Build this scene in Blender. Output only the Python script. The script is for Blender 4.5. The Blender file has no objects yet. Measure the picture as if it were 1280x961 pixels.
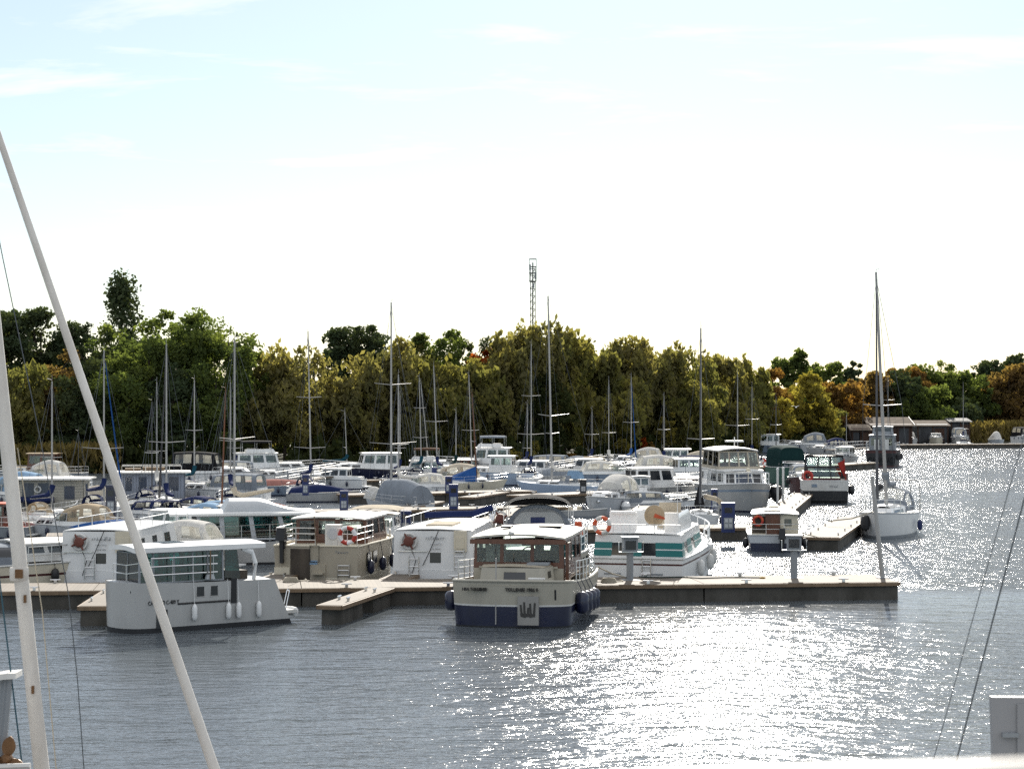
import bpy, math, random
import numpy as np
from mathutils import Vector, Matrix
R = math.radians
scene = bpy.context.scene
C = scene.collection
rnd = random.Random(7)

# ------------------------------------------------------------------ survey of the place
F, CX, YH, H = 2600.0, 640.0, 500.0, 6.7      # focal length in photo pixels, horizon row, eye height above the water
def at(px, py, z=0.0):
    d = F*(H-z)/(py-YH)
    return Vector(((px-CX)/F*d, d, z))
def dist(py, z=0.0): return F*(H-z)/(py-YH)
def zat(py, d): return H+(YH-py)/F*d

# ------------------------------------------------------------------ materials
MATS = {}
def newmat(name):
    m = bpy.data.materials.new(name); m.use_nodes = True
    nt = m.node_tree
    for n in list(nt.nodes): nt.nodes.remove(n)
    out = nt.nodes.new('ShaderNodeOutputMaterial')
    MATS[name] = m
    return m, nt, out
def N(nt, t, **kw):
    n = nt.nodes.new(t)
    for k, v in kw.items():
        if k in n.inputs: n.inputs[k].default_value = v
        else: setattr(n, k, v)
    return n
def paint(name, col, rough=.4, metal=0., var=.12, scale=1.6, coat=0., trans=0., bump=0., dirt=None, spec=.5):
    """procedural paint / cloth / wood: colour broken by two sizes of noise, optional translucency"""
    m, nt, out = newmat(name); L = nt.links.new
    tc = N(nt, 'ShaderNodeTexCoord')
    n1 = N(nt, 'ShaderNodeTexNoise', Scale=scale, Detail=6., Roughness=.65)
    mp = N(nt, 'ShaderNodeMapping'); mp.inputs['Scale'].default_value = (1, 1, .4); L(tc.outputs['Object'], mp.inputs['Vector']); L(mp.outputs[0], n1.inputs['Vector'])
    mr = N(nt, 'ShaderNodeMapRange'); mr.inputs['From Min'].default_value = .3; mr.inputs['From Max'].default_value = .75
    L(n1.outputs['Fac'], mr.inputs['Value'])
    mix = N(nt, 'ShaderNodeMix', data_type='RGBA')
    c = Vector(col)
    dk = Vector(dirt) if dirt else c*(1-2.2*var)
    mix.inputs[6].default_value = (*[min(1, x*(1+var*.4)) for x in c], 1)
    mix.inputs[7].default_value = (*[max(0, x) for x in dk], 1)
    L(mr.outputs['Result'], mix.inputs[0])
    p = N(nt, 'ShaderNodeBsdfPrincipled')
    L(mix.outputs[2], p.inputs['Base Color'])
    p.inputs['Roughness'].default_value = rough; p.inputs['Metallic'].default_value = metal
    p.inputs['Coat Weight'].default_value = coat
    p.inputs['Specular IOR Level'].default_value = spec
    rr = N(nt, 'ShaderNodeMapRange'); rr.inputs['To Min'].default_value = max(.02, rough-.08); rr.inputs['To Max'].default_value = min(1, rough+.15)
    L(n1.outputs['Fac'], rr.inputs['Value']); L(rr.outputs['Result'], p.inputs['Roughness'])
    if bump:
        n2 = N(nt, 'ShaderNodeTexNoise', Scale=scale*7, Detail=3.)
        L(tc.outputs['Object'], n2.inputs['Vector'])
        b = N(nt, 'ShaderNodeBump', Strength=bump, Distance=.03)
        L(n2.outputs['Fac'], b.inputs['Height']); L(b.outputs['Normal'], p.inputs['Normal'])
    sh = p.outputs[0]
    if trans:
        t = N(nt, 'ShaderNodeBsdfTranslucent'); L(mix.outputs[2], t.inputs['Color'])
        ms = N(nt, 'ShaderNodeMixShader'); ms.inputs[0].default_value = trans
        L(p.outputs[0], ms.inputs[1]); L(t.outputs[0], ms.inputs[2]); sh = ms.outputs[0]
    L(sh, out.inputs['Surface'])
    return m
def hexc(r, g, b):
    f = lambda v: ((v/255+.055)/1.055)**2.4 if v > 10 else v/255/12.92
    return (f(r), f(g), f(b))

paint('white', (.78, .78, .77), .3, var=.05, coat=.2)
paint('old_white', (.66, .66, .64), .4, var=.1, dirt=(.46, .45, .42))
paint('roof_white', (.8, .79, .76), .55, var=.06, dirt=(.6, .58, .54))
paint('roof_beige', (.58, .56, .50), .6, var=.08, dirt=(.4, .38, .33))
paint('cream', (.66, .60, .47), .4, var=.08)
paint('cream_grey', (.40, .375, .31), .4, var=.1)
paint('beige', (.39, .345, .265), .45, var=.1)
paint('pale_grey', (.48, .50, .52), .35, var=.07)
paint('grey', (.27, .29, .31), .45, var=.1)
paint('panel_grey', (.30, .30, .31), .5, var=.08)
paint('hull_grey', (.43, .43, .42), .3, var=.07, coat=.2)
paint('blue_grey', (.22, .28, .36), .45, var=.1)
paint('pale_blue', (.42, .52, .66), .5, var=.06, trans=.12)
paint('navy', (.008, .012, .042), .3, var=.15, coat=.3)
paint('blue', (.014, .028, .12), .4, var=.1)
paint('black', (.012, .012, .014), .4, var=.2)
paint('antifoul', (.02, .022, .026), .6, var=.2)
paint('teal', (.012, .17, .17), .35, var=.06)
paint('green', (.03, .10, .07), .4, var=.1)
paint('red', (.45, .035, .02), .45, var=.1)
paint('orange', (.62, .10, .03), .45, var=.1)
paint('buoy_red', (.15, .045, .03), .6, var=.15)
paint('stainless', (.30, .29, .27), .45, var=.12)
paint('emblem_grey', (.045, .043, .04), .6, var=.2)
paint('maroon', (.07, .018, .016), .4, var=.15)
paint('mahogany', (.125, .042, .019), .3, var=.2, scale=4., coat=.4)
paint('teak', (.20, .135, .08), .6, var=.15, scale=5.)
paint('gold_paint', (.5, .3, .04), .5, var=.1)
paint('steel', (.72, .73, .74), .18, metal=1., var=.04)
paint('alu', (.40, .39, .375), .42, metal=.3, var=.08, scale=.8)
paint('mast_paint', (.72, .69, .65), .4, var=.08, dirt=(.50, .46, .41), scale=2.5)
paint('mast_dark', (.07, .07, .075), .4, metal=.3, var=.1)
paint('mast_brown', (.16, .06, .025), .4, var=.15)
paint('wire', (.10, .11, .12), .35, metal=.6, var=.05)
paint('wire_blue', (.03, .09, .12), .5, var=.05)
paint('rope', (.42, .38, .30), .8, var=.15)
paint('rubber', (.018, .018, .02), .6, var=.2)
paint('bronze', (.20, .10, .04), .5, metal=.3, var=.25, scale=6)
for nm, c, tr in (('canvas_navy', (.02, .03, .09), .06), ('canvas_beige', (.55, .45, .32), .3), ('canvas_grey', (.27, .30, .34), .18),
              ('canvas_black', (.018, .018, .02), .04), ('canvas_white', (.78, .77, .74), .42), ('canvas_cream', (.62, .55, .44), .25),
              ('canvas_teal', (.015, .07, .10), .1), ('canvas_green', (.012, .035, .035), .06), ('canvas_pink', (.42, .20, .17), .2),
              ('canvas_blue', (.03, .10, .30), .15), ('canvas_sky', (.30, .45, .62), .2), ('canvas_brown', (.10, .055, .035), .12),
              ('canvas_red', (.40, .05, .04), .15), ('canvas_yellow', (.55, .42, .05), .2)):
    paint(nm, c, .92, var=.1, scale=2.2, trans=tr, bump=.5, spec=.06)
paint('interior', (.075, .058, .042), .7, var=.3, scale=3)  # dark brown puts the shade of cabin insides into the colour
paint('curtain', (.45, .43, .40), .8, var=.1, trans=.3)
paint('concrete', (.10, .092, .08), .85, var=.2, scale=.9, bump=.4, dirt=(.03, .028, .022))
paint('rust_roof', (.11, .085, .065), .9, var=.15, scale=1.5, spec=.08)
paint('shed_roof', (.24, .20, .16), .9, var=.12, scale=1., spec=.08)
paint('shed_wood', (.07, .035, .022), .8, var=.25, scale=2.)
paint('shed_grey', (.06, .063, .068), .8, var=.25, scale=2.)
paint('bark', (.06, .045, .032), .9, var=.3, scale=3., bump=.6)
paint('birch_bark', (.3, .28, .24), .9, var=.3, scale=3.)
paint('tower_steel', (.12, .125, .13), .5, metal=.3, var=.15)
paint('ground', (.07, .075, .035), .95, var=.3, scale=.25, dirt=(.05, .04, .025))
paint('quay_stone', (.30, .29, .27), .85, var=.15, scale=1.5)
paint('rail_paint', (.58, .55, .50), .3, var=.03)

def glass(name, tint, clear, rough=.03):
    m, nt, out = newmat(name); L = nt.links.new
    tr = N(nt, 'ShaderNodeBsdfTransparent'); tr.inputs[0].default_value = (*tint, 1)
    gl = N(nt, 'ShaderNodeBsdfGlossy'); gl.inputs['Roughness'].default_value = rough
    fr = N(nt, 'ShaderNodeFresnel'); fr.inputs['IOR'].default_value = 1.5
    mr = N(nt, 'ShaderNodeMapRange'); mr.inputs['To Min'].default_value = 1-clear
    L(fr.outputs[0], mr.inputs['Value'])
    ms = N(nt, 'ShaderNodeMixShader'); L(mr.outputs[0], ms.inputs[0]); L(tr.outputs[0], ms.inputs[1]); L(gl.outputs[0], ms.inputs[2])
    L(ms.outputs[0], out.inputs['Surface'])
glass('clear', (.85, .9, .88), .97)
glass('smoke', (.25, .28, .3), .95)
glass('tealpane', (.22, .55, .54), .93)
glass('tealglass', (.10, .22, .22), .93)
paint('dark_glass', (.012, .015, .02), .06, var=.1, spec=.7)
paint('blue_glass', (.03, .05, .09), .08, var=.2, spec=.7)
def vinyl():
    m, nt, out = newmat('vinyl'); L = nt.links.new
    tr = N(nt, 'ShaderNodeBsdfTransparent'); tr.inputs[0].default_value = (.9, .9, .87, 1)
    tl = N(nt, 'ShaderNodeBsdfTranslucent'); tl.inputs[0].default_value = (.8, .78, .7, 1)
    gl = N(nt, 'ShaderNodeBsdfGlossy'); gl.inputs['Roughness'].default_value = .12
    a = N(nt, 'ShaderNodeMixShader'); a.inputs[0].default_value = .14
    L(tr.outputs[0], a.inputs[1]); L(tl.outputs[0], a.inputs[2])
    b = N(nt, 'ShaderNodeMixShader'); b.inputs[0].default_value = .07
    L(a.outputs[0], b.inputs[1]); L(gl.outputs[0], b.inputs[2]); L(b.outputs[0], out.inputs['Surface'])
vinyl()
def planks(name, c1, c2, width, axis=0, rough=.8):
    m, nt, out = newmat(name); L = nt.links.new
    tc = N(nt, 'ShaderNodeTexCoord'); sp = N(nt, 'ShaderNodeSeparateXYZ'); L(tc.outputs['Object'], sp.inputs[0])
    dv = N(nt, 'ShaderNodeMath', operation='DIVIDE'); L(sp.outputs[axis], dv.inputs[0]); dv.inputs[1].default_value = width
    fl = N(nt, 'ShaderNodeMath', operation='FLOOR'); L(dv.outputs[0], fl.inputs[0])
    fr = N(nt, 'ShaderNodeMath', operation='FRACT'); L(dv.outputs[0], fr.inputs[0])
    wn = N(nt, 'ShaderNodeTexWhiteNoise', noise_dimensions='1D'); L(fl.outputs[0], wn.inputs['W'])
    no = N(nt, 'ShaderNodeTexNoise', Scale=1.3, Detail=5.); L(tc.outputs['Object'], no.inputs['Vector'])
    ad = N(nt, 'ShaderNodeMath', operation='ADD'); L(wn.outputs[0], ad.inputs[0]); L(no.outputs['Fac'], ad.inputs[1])
    hf = N(nt, 'ShaderNodeMath', operation='MULTIPLY'); L(ad.outputs[0], hf.inputs[0]); hf.inputs[1].default_value = .5
    mix = N(nt, 'ShaderNodeMix', data_type='RGBA'); mix.inputs[6].default_value = (*c1, 1); mix.inputs[7].default_value = (*c2, 1); L(hf.outputs[0], mix.inputs[0])
    gap = N(nt, 'ShaderNodeMath', operation='LESS_THAN'); L(fr.outputs[0], gap.inputs[0]); gap.inputs[1].default_value = .08
    m2 = N(nt, 'ShaderNodeMix', data_type='RGBA'); L(gap.outputs[0], m2.inputs[0]); L(mix.outputs[2], m2.inputs[6]); m2.inputs[7].default_value = (.03, .025, .02, 1)
    p = N(nt, 'ShaderNodeBsdfPrincipled', Roughness=rough); L(m2.outputs[2], p.inputs['Base Color']); L(p.outputs[0], out.inputs['Surface'])
planks('dock_wood', (.17, .14, .108), (.095, .078, .06), .14)
planks('clapboard', (.42, .40, .34), (.34, .32, .27), .16, axis=2, rough=.6)
planks('blue_boards', (.30, .33, .40), (.22, .25, .31), .2, axis=0, rough=.6)
planks('shed_planks', (.065, .03, .02), (.035, .018, .013), .22, axis=0)
planks('shed_grey_planks', (.08, .085, .09), (.045, .05, .055), .22, axis=0)

def leafmat(name, c1, c2, trans=.42):
    m, nt, out = newmat(name); L = nt.links.new
    a = N(nt, 'ShaderNodeAttribute', attribute_name='tint')
    mix = N(nt, 'ShaderNodeMix', data_type='RGBA'); mix.inputs[6].default_value = (*c1, 1); mix.inputs[7].default_value = (*c2, 1)
    L(a.outputs['Fac'], mix.inputs[0])
    d = N(nt, 'ShaderNodeBsdfDiffuse'); t = N(nt, 'ShaderNodeBsdfTranslucent')
    L(mix.outputs[2], d.inputs[0])
    br = N(nt, 'ShaderNodeMix', data_type='RGBA', blend_type='MULTIPLY'); br.inputs[0].default_value = 1.
    L(mix.outputs[2], br.inputs[6]); br.inputs[7].default_value = (1.25, 1.25, .6, 1)
    L(br.outputs[2], t.inputs[0])
    ms = N(nt, 'ShaderNodeMixShader'); ms.inputs[0].default_value = trans
    L(d.outputs[0], ms.inputs[1]); L(t.outputs[0], ms.inputs[2]); L(ms.outputs[0], out.inputs['Surface'])
leafmat('leaf_green', (0.084, 0.114, 0.0456), (0.14, 0.17, 0.058), .6)  # haze put into lifted, greyed leaf tones; paler ends stand for highlights
leafmat('leaf_dark', (0.0572, 0.0801, 0.0458), (0.07, 0.085, 0.042), .3)
leafmat('leaf_olive', (0.1329, 0.1344, 0.0588), (0.22, 0.195, 0.075), .6)
leafmat('leaf_willow', (0.1478, 0.1411, 0.0699), (0.235, 0.205, 0.092), .6)
leafmat('leaf_yellow', (0.15, 0.13, 0.04), (0.29, 0.24, 0.06), .55)
leafmat('leaf_orange', (0.165, 0.1045, 0.0462), (0.29, 0.16, 0.055), .6)
leafmat('leaf_red', (.20, .035, .015), (.36, .09, .025), .52)
leafmat('leaf_rust', (0.1449, 0.1033, 0.0529), (0.21, 0.135, 0.06), .6)
leafmat('leaf_reed', (.14, .11, .045), (.26, .20, .08), .45)
leafmat('leaf_shade', (0.024, 0.0312, 0.0144), (.045, .052, .02), .3)  # leaf colour darkened to stand for the shade under the canopy

def water():
    m, nt, out = newmat('lake_water'); L = nt.links.new
    g = N(nt, 'ShaderNodeNewGeometry')
    def noise(scale, detail, sx, sy, rot, rough=.55, dim=0.):
        mp = N(nt, 'ShaderNodeMapping'); mp.inputs['Scale'].default_value = (sx, sy, 1); mp.inputs['Rotation'].default_value = (0, 0, R(rot)); mp.inputs['Location'].default_value = (dim*7.3, dim*3.1, dim)
        L(g.outputs['Position'], mp.inputs['Vector'])
        n = N(nt, 'ShaderNodeTexNoise', Scale=scale, Detail=detail, Roughness=rough); L(mp.outputs[0], n.inputs['Vector'])
        return n.outputs['Fac']
    def mul(a, v):
        n = N(nt, 'ShaderNodeMath', operation='MULTIPLY'); L(a, n.inputs[0])
        if isinstance(v, float): n.inputs[1].default_value = v
        else: L(v, n.inputs[1])
        return n.outputs[0]
    def add(a, b):
        n = N(nt, 'ShaderNodeMath', operation='ADD'); L(a, n.inputs[0]); L(b, n.inputs[1]); return n.outputs[0]
    h = add(add(mul(noise(.9, 2., .5, 1., 6, dim=1), .13), mul(noise(2.8, 2., .42, 1., -7, dim=2), .085)), mul(noise(12., 2., .45, 1., 9, dim=3), .025))
    # gusts: wide patches of rougher and calmer water
    gust = N(nt, 'ShaderNodeMapRange'); L(noise(.05, 3., .45, 1., 5, dim=4), gust.inputs['Value'])
    gust.inputs['From Min'].default_value = .3; gust.inputs['From Max'].default_value = .7; gust.inputs['To Min'].default_value = .55; gust.inputs['To Max'].default_value = 1.15
    h = mul(h, gust.outputs[0])
    # lee of the long pontoon
    sy = N(nt, 'ShaderNodeSeparateXYZ'); L(g.outputs['Position'], sy.inputs[0])
    lee = N(nt, 'ShaderNodeMapRange', interpolation_type='SMOOTHSTEP'); L(sy.outputs[1], lee.inputs['Value'])
    lee.inputs['From Min'].default_value = 58.; lee.inputs['From Max'].default_value = 68.; lee.inputs['To Min'].default_value = 1.; lee.inputs['To Max'].default_value = .42
    lee2 = N(nt, 'ShaderNodeMapRange', interpolation_type='SMOOTHSTEP'); L(sy.outputs[1], lee2.inputs['Value'])
    lee2.inputs['From Min'].default_value = 71.; lee2.inputs['From Max'].default_value = 76.; lee2.inputs['To Min'].default_value = 0.; lee2.inputs['To Max'].default_value = 1.5
    h = mul(h, add(lee.outputs[0], lee2.outputs[0]))
    b = N(nt, 'ShaderNodeBump', Strength=1., Distance=1.); L(h, b.inputs['Height'])
    p = N(nt, 'ShaderNodeBsdfPrincipled'); p.inputs['Base Color'].default_value = (.092, .108, .122, 1)
    p.inputs['Roughness'].default_value = .105; p.inputs['IOR'].default_value = 1.33
    L(b.outputs[0], p.inputs['Normal']); L(p.outputs[0], out.inputs['Surface'])
water()

# ------------------------------------------------------------------ mesh building
SPLIT = {'float', 'cleat', 'coaming', 'aft_bulkhead', 'curtain', 'deck_cushion', 'furniture', 'saloon_seat', 'stern_mark', 'socket', 'roof_hatch', 'hawsehole', 'deck_chair', 'rubbing_strip', 'post', 'bow_fender', 'guard_rail', 'window_frame', 'seat', 'cabin_front', 'teal_band', 'shelter_leg'}
class MB:
    def __init__(s): s.v = []; s.f = []; s.m = []
    def add(s, vs, fs, mi=0):
        o = len(s.v); s.v += [tuple(x) for x in vs]
        for f in fs: s.f.append(tuple(i+o for i in f)); s.m.append(mi)
        return s
    def hexa(s, p, mi=0):   # p: 4 bottom ccw, 4 top ccw
        return s.add(p, [(3, 2, 1, 0), (4, 5, 6, 7), (0, 1, 5, 4), (1, 2, 6, 5), (2, 3, 7, 6), (3, 0, 4, 7)], mi)
    def box(s, x0, x1, y0, y1, z0, z1, mi=0, dx=0, dy=0):
        return s.hexa([(x0, y0, z0), (x1, y0, z0), (x1, y1, z0), (x0, y1, z0), (x0+dx, y0+dy, z1), (x1-dx, y0+dy, z1), (x1-dx, y1-dy, z1), (x0+dx, y1-dy, z1)], mi)
    def tube(s, pts, r, n=6, mi=0, r1=None):
        pts = [Vector(p) for p in pts]; rings = []
        for i, p in enumerate(pts):
            a = pts[max(0, i-1)]; b = pts[min(len(pts)-1, i+1)]
            t = (b-a)
            if t.length < 1e-6: t = Vector((0, 0, 1))
            t.normalize()
            u = Vector((0, 0, 1)).cross(t)
            if u.length < .05: u = Vector((1, 0, 0)).cross(t)
            u.normalize(); w = t.cross(u)
            rr = r if r1 is None else r+(r1-r)*i/(len(pts)-1)
            rings.append([p+(u*math.cos(2*math.pi*k/n)+w*math.sin(2*math.pi*k/n))*rr for k in range(n)])
        vs = [q for g in rings for q in g]; fs = []
        for i in range(len(pts)-1):
            for k in range(n):
                fs.append((i*n+k, i*n+(k+1) % n, (i+1)*n+(k+1) % n, (i+1)*n+k))
        fs.append(tuple(range(n-1, -1, -1))); fs.append(tuple((len(pts)-1)*n+k for k in range(n)))
        return s.add(vs, fs, mi)
    def lathe(s, c, prof, n=10, mi=0, axis='z'):  # prof: (r, h)
        vs = []; fs = []
        for r, h in prof:
            for k in range(n):
                a = 2*math.pi*k/n; x, y = r*math.cos(a), r*math.sin(a)
                q = (x, y, h) if axis == 'z' else ((h, x, y) if axis == 'x' else (x, h, y))
                vs.append((c[0]+q[0], c[1]+q[1], c[2]+q[2]))
        for i in range(len(prof)-1):
            for k in range(n): fs.append((i*n+k, i*n+(k+1) % n, (i+1)*n+(k+1) % n, (i+1)*n+k))
        fs.append(tuple(range(n-1, -1, -1))); fs.append(tuple((len(prof)-1)*n+k for k in range(n)))
        return s.add(vs, fs, mi)
    def torus(s, c, Rr, r, axis='x', n=16, k=6, mi=0, mi2=None):
        vs = []; fs = []
        for i in range(n):
            a = 2*math.pi*i/n
            for j in range(k):
                b = 2*math.pi*j/k; rr = Rr+r*math.cos(b); q = (r*math.sin(b), rr*math.cos(a), rr*math.sin(a))
                if axis == 'y': q = (q[1], q[0], q[2])
                if axis == 'z': q = (q[1], q[2], q[0])
                vs.append((c[0]+q[0], c[1]+q[1], c[2]+q[2]))
        o = len(s.v); s.v += vs
        for i in range(n):
            for j in range(k):
                s.f.append((o+i*k+j, o+i*k+(j+1) % k, o+((i+1) % n)*k+(j+1) % k, o+((i+1) % n)*k+j))
                s.m.append(mi2 if (mi2 is not None and (i*8//n) % 2) else mi)
        return s
    def slab(s, P, th, mi=0):   # thick quad, P ccw seen from outside
        P = [Vector(p) for p in P]
        n = (P[1]-P[0]).cross(P[3]-P[0]); n.normalize()
        Q = [p-n*th for p in P]
        return s.hexa([Q[0], Q[1], Q[2], Q[3], P[0], P[1], P[2], P[3]], mi)
    def build(s, name, mats, parent=None, smooth=False, loc=None):
        if name in SPLIT and not isinstance(mats, (list, tuple)):
            par = list(range(len(s.v)))
            def fd(a):
                while par[a] != a: par[a] = par[par[a]]; a = par[a]
                return a
            for f in s.f:
                for q in f[1:]: par[fd(q)] = fd(f[0])
            grp = {}
            for f in s.f: grp.setdefault(fd(f[0]), []).append(f)
            if len(grp) > 1:
                res = []
                for fs in grp.values():
                    ids = sorted({q for f in fs for q in f}); mp = {q: i for i, q in enumerate(ids)}
                    b = MB(); b.v = [s.v[q] for q in ids]; b.f = [tuple(mp[q] for q in f) for f in fs]; b.m = [0]*len(fs)
                    res.append(b._build(name, mats, parent, smooth, loc))
                return res[0]
        return s._build(name, mats, parent, smooth, loc)
    def _build(s, name, mats, parent=None, smooth=False, loc=None):
        me = bpy.data.meshes.new(name)
        me.from_pydata(s.v, [], s.f)
        mats = mats if isinstance(mats, (list, tuple)) else [mats]
        for m in mats: me.materials.append(MATS[m])
        if len(mats) > 1: me.polygons.foreach_set('material_index', s.m)
        me.update()
        o = bpy.data.objects.new(name, me); C.objects.link(o)
        if smooth:
            me.shade_smooth()
            try: me.set_sharp_from_angle(angle=R(38))
            except Exception: pass
        if parent: o.parent = parent
        if loc is not None: o.location = loc
        return o

def scrawl(root, n, size, pos, right, up, m='grey', seed=1, name='faded_lettering'):
    """a line of lettering too small to read in the photograph: n uneven strokes"""
    rg = random.Random(seed); r = Vector(right).normalized(); u = Vector(up).normalized(); nn = r.cross(u); mb = MB(); x = -n*size*.33
    for i in range(n):
        w = size*rg.uniform(.25, .55); h = size*rg.choice((.6, .6, .9)); o = Vector(pos)+r*x
        for (a, b, c, d) in ((0, .12*size, 0, h), (0, w, h*.8, h)) if rg.random() < .5 else ((0, w, 0, .12*size+.2*h), (w*.7, w, 0, h)):
            mb.slab([o+r*a+u*c+nn*.012, o+r*b+u*c+nn*.012, o+r*b+u*d+nn*.012, o+r*a+u*d+nn*.012], .02)
        x += size*.66
    return mb.build(name, m, root)

LABELS = {}
def tag(o, label, cat, group=None, kind=None):
    o['label'] = label; o['category'] = cat
    if group: o['group'] = group
    if kind: o['kind'] = kind
    if label in LABELS and not group: print('DUP LABEL', label)
    LABELS[label] = 1
    return o
def thing(name, label, cat, loc, rz=0., group=None):
    o = bpy.data.objects.new(name, None); C.objects.link(o)
    o.location = loc; o.rotation_euler = (0, 0, rz); o.empty_display_size = .3
    return tag(o, label, cat, group)
def structure(o): o['kind'] = 'structure'; return o
def copy_tree(o, parent=None):
    c = o.copy(); C.objects.link(c); c.parent = parent
    for ch in o.children: copy_tree(ch, c)
    return c
def lettering(root, s, size, pos, right, up, m='black', squash=1., ext=.012, name='lettering'):
    cu = bpy.data.curves.new(name, 'FONT'); cu.body = s; cu.size = size; cu.extrude = ext; cu.align_x = 'CENTER'; cu.align_y = 'CENTER'; cu.resolution_u = 3
    cu.materials.append(MATS[m])
    o = bpy.data.objects.new(name, cu); C.objects.link(o); o.parent = root
    r = Vector(right).normalized(); u = Vector(up).normalized(); n = r.cross(u)
    M = Matrix((r, u, n)).transposed().to_4x4(); M.translation = Vector(pos)
    T = M @ Matrix.Diagonal((squash, 1, 1, 1))
    dg = bpy.context.evaluated_depsgraph_get(); me = bpy.data.meshes.new_from_object(o.evaluated_get(dg))
    bpy.data.objects.remove(o); bpy.data.curves.remove(cu)
    me.transform(T); me.name = name
    o = bpy.data.objects.new(name, me); C.objects.link(o); o.parent = root
    return o

# ------------------------------------------------------------------ boat building kit (bow along local +x, waterline z = 0)
BOATS = 'boats moored in the marina'
KS = .8     # the kit boats are drawn at full length and built at this scale
def boat_root(name, label, cat, px, py, head, ref=0., k=1.):
    p = at(px, py); a = R(head)
    p = p - Vector((math.sin(a), math.cos(a), 0))*ref
    o = thing(name, label, cat, (p.x, p.y, 0), R(90-head), BOATS); o.scale = (k, k, k)
    return o

class Hull:
    def __init__(s, root, L, B, F0, F1, bands, tw=.86, rake=.6, draft=.3, flare=.78, trake=0., blunt=0., p=2.2, mid=.42, name='hull', rub=None):
        s.L, s.B, s.F0, s.F1, s.tw, s.mid, s.blunt, s.p = L, B, F0, F1, tw, mid, blunt, p
        if blunt: ts = [(1-blunt)*i/8 for i in range(9)]+[1-blunt+blunt*math.sin(math.pi/2*i/9) for i in range(1, 10)]
        else: ts = [.62*i/7 for i in range(8)]+[.62+.38*math.sin(math.pi/2*i/10) for i in range(1, 11)]
        s.ts = ts
        nb = len(bands)
        lev = [('a', -draft)]+[b[0] for b in bands]
        mb = MB(); grid = {}
        for sd in (1, -1):
            for i, t in enumerate(ts):
                sh = s.sheer(t)
                for j, lv in enumerate(lev):
                    z = lv[1] if isinstance(lv, tuple) else lv*sh
                    k = max(0, min(1, (z+draft)/(sh+draft)))
                    w = s.half(t)*(flare+(1-flare)*k**.8)
                    x = s.xat(t)-rake*(1-k)*max(0, (t-.5)/.5)**2+trake*(1-k)*max(0, (.3-t)/.3)
                    grid[sd, i, j] = len(mb.v); mb.v.append((x, sd*w, z))
        n = len(ts)
        for sd in (1, -1):
            for i in range(n-1):
                for j in range(nb):
                    q = [grid[sd, i, j], grid[sd, i+1, j], grid[sd, i+1, j+1], grid[sd, i, j+1]]
                    mb.f.append(tuple(q if sd < 0 else q[::-1])); mb.m.append(j)
        for j in range(nb):
            mb.f.append((grid[1, 0, j], grid[-1, 0, j], grid[-1, 0, j+1], grid[1, 0, j+1])); mb.m.append(j)
        for i in range(n-1):
            mb.f.append((grid[1, i, 0], grid[1, i+1, 0], grid[-1, i+1, 0], grid[-1, i, 0])); mb.m.append(0)
        s.obj = mb.build(name, [b[1] for b in bands], root, smooth=True)
        s.root = root
        if rub:
            m2 = MB()
            for sd in (1, -1): m2.tube([s.pt(t, sd, -.01, .02) for t in ts], .035, 6)
            m2.tube([s.pt(0, 1, 0, .02), s.pt(0, -1, 0, .02)], .035, 6)
            m2.build('rub_rail', rub, root, True)
    def xat(s, t): return -s.L/2+t*s.L
    def sheer(s, t): return s.F0+(s.F1-s.F0)*max(0, t)**2.0
    def half(s, t):
        b = s.B/2
        if s.blunt:
            if t <= 1-s.blunt: return b*(s.tw+(1-s.tw)*min(1, t/s.mid)**.6) if s.tw < 1 else b
            u = (t-1+s.blunt)/s.blunt
            return b*max(0, 1-u**s.p)**(1/s.p)
        if t < s.mid: return b*(s.tw+(1-s.tw)*math.sin(math.pi/2*t/s.mid))
        u = (t-s.mid)/(1-s.mid)
        return b*max(0, 1-u**s.p)**.9
    def pt(s, t, sd, inset=0., dz=0.): return Vector((s.xat(t), sd*max(0, s.half(t)-inset), s.sheer(t)+dz))
    def deck(s, m='roof_white', dz=-.05, inset=.02, t0=0., t1=1.):
        mb = MB(); ts = [t0]+[t for t in s.ts if t0 < t < t1]+[t1]
        vs = []; fs = []
        for t in ts:
            a = s.pt(t, 1, inset, dz); b = s.pt(t, -1, inset, dz); vs += [a, Vector((a.x, 0, a.z+.03)), b]
        for i in range(len(ts)-1):
            for k in (0, 1): fs.append((i*3+k, i*3+k+1, i*3+k+4, i*3+k+3)[::-1])
        mb.add(vs, fs); return mb.build('deck', m, s.root)
    def rail(s, t0=.45, t1=1., h=.55, n=6, inset=.08, r=.016, mids=1, m='steel', both=True, dz=0., name='guard_rail'):
        mb = MB()
        sides = (1, -1) if both is True else (both,)
        for sd in sides:
            P = [s.pt(t0+(t1-t0)*i/(n-1), sd, inset, dz) for i in range(n)]
            for p in P: mb.tube([p, p+Vector((0, 0, h))], r*.85, 5)
            for k in range(mids+1):
                zz = h*(k+1)/(mids+1)
                mb.tube([p+Vector((0, 0, zz)) for p in P], r if k == mids else r*.7, 5)
        return mb.build(name, m, s.root, True)
    def fender(s, t, sd, m='white', r=.11, l=.5, dz=-.15, label=None):
        p = s.pt(t, sd, -r*.8, dz); mb = MB()
        mb.lathe(p, [(.02, -l), (r*.7, -l+.04), (r, -l+.12), (r, -.12), (r*.7, -.04), (.02, 0)], 10)
        mb.tube([p, s.pt(t, sd, 0, .06)], .012, 4)
        o = mb.build('fender', m, s.root, True)
        if label: o['label'] = label
        return o

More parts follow.
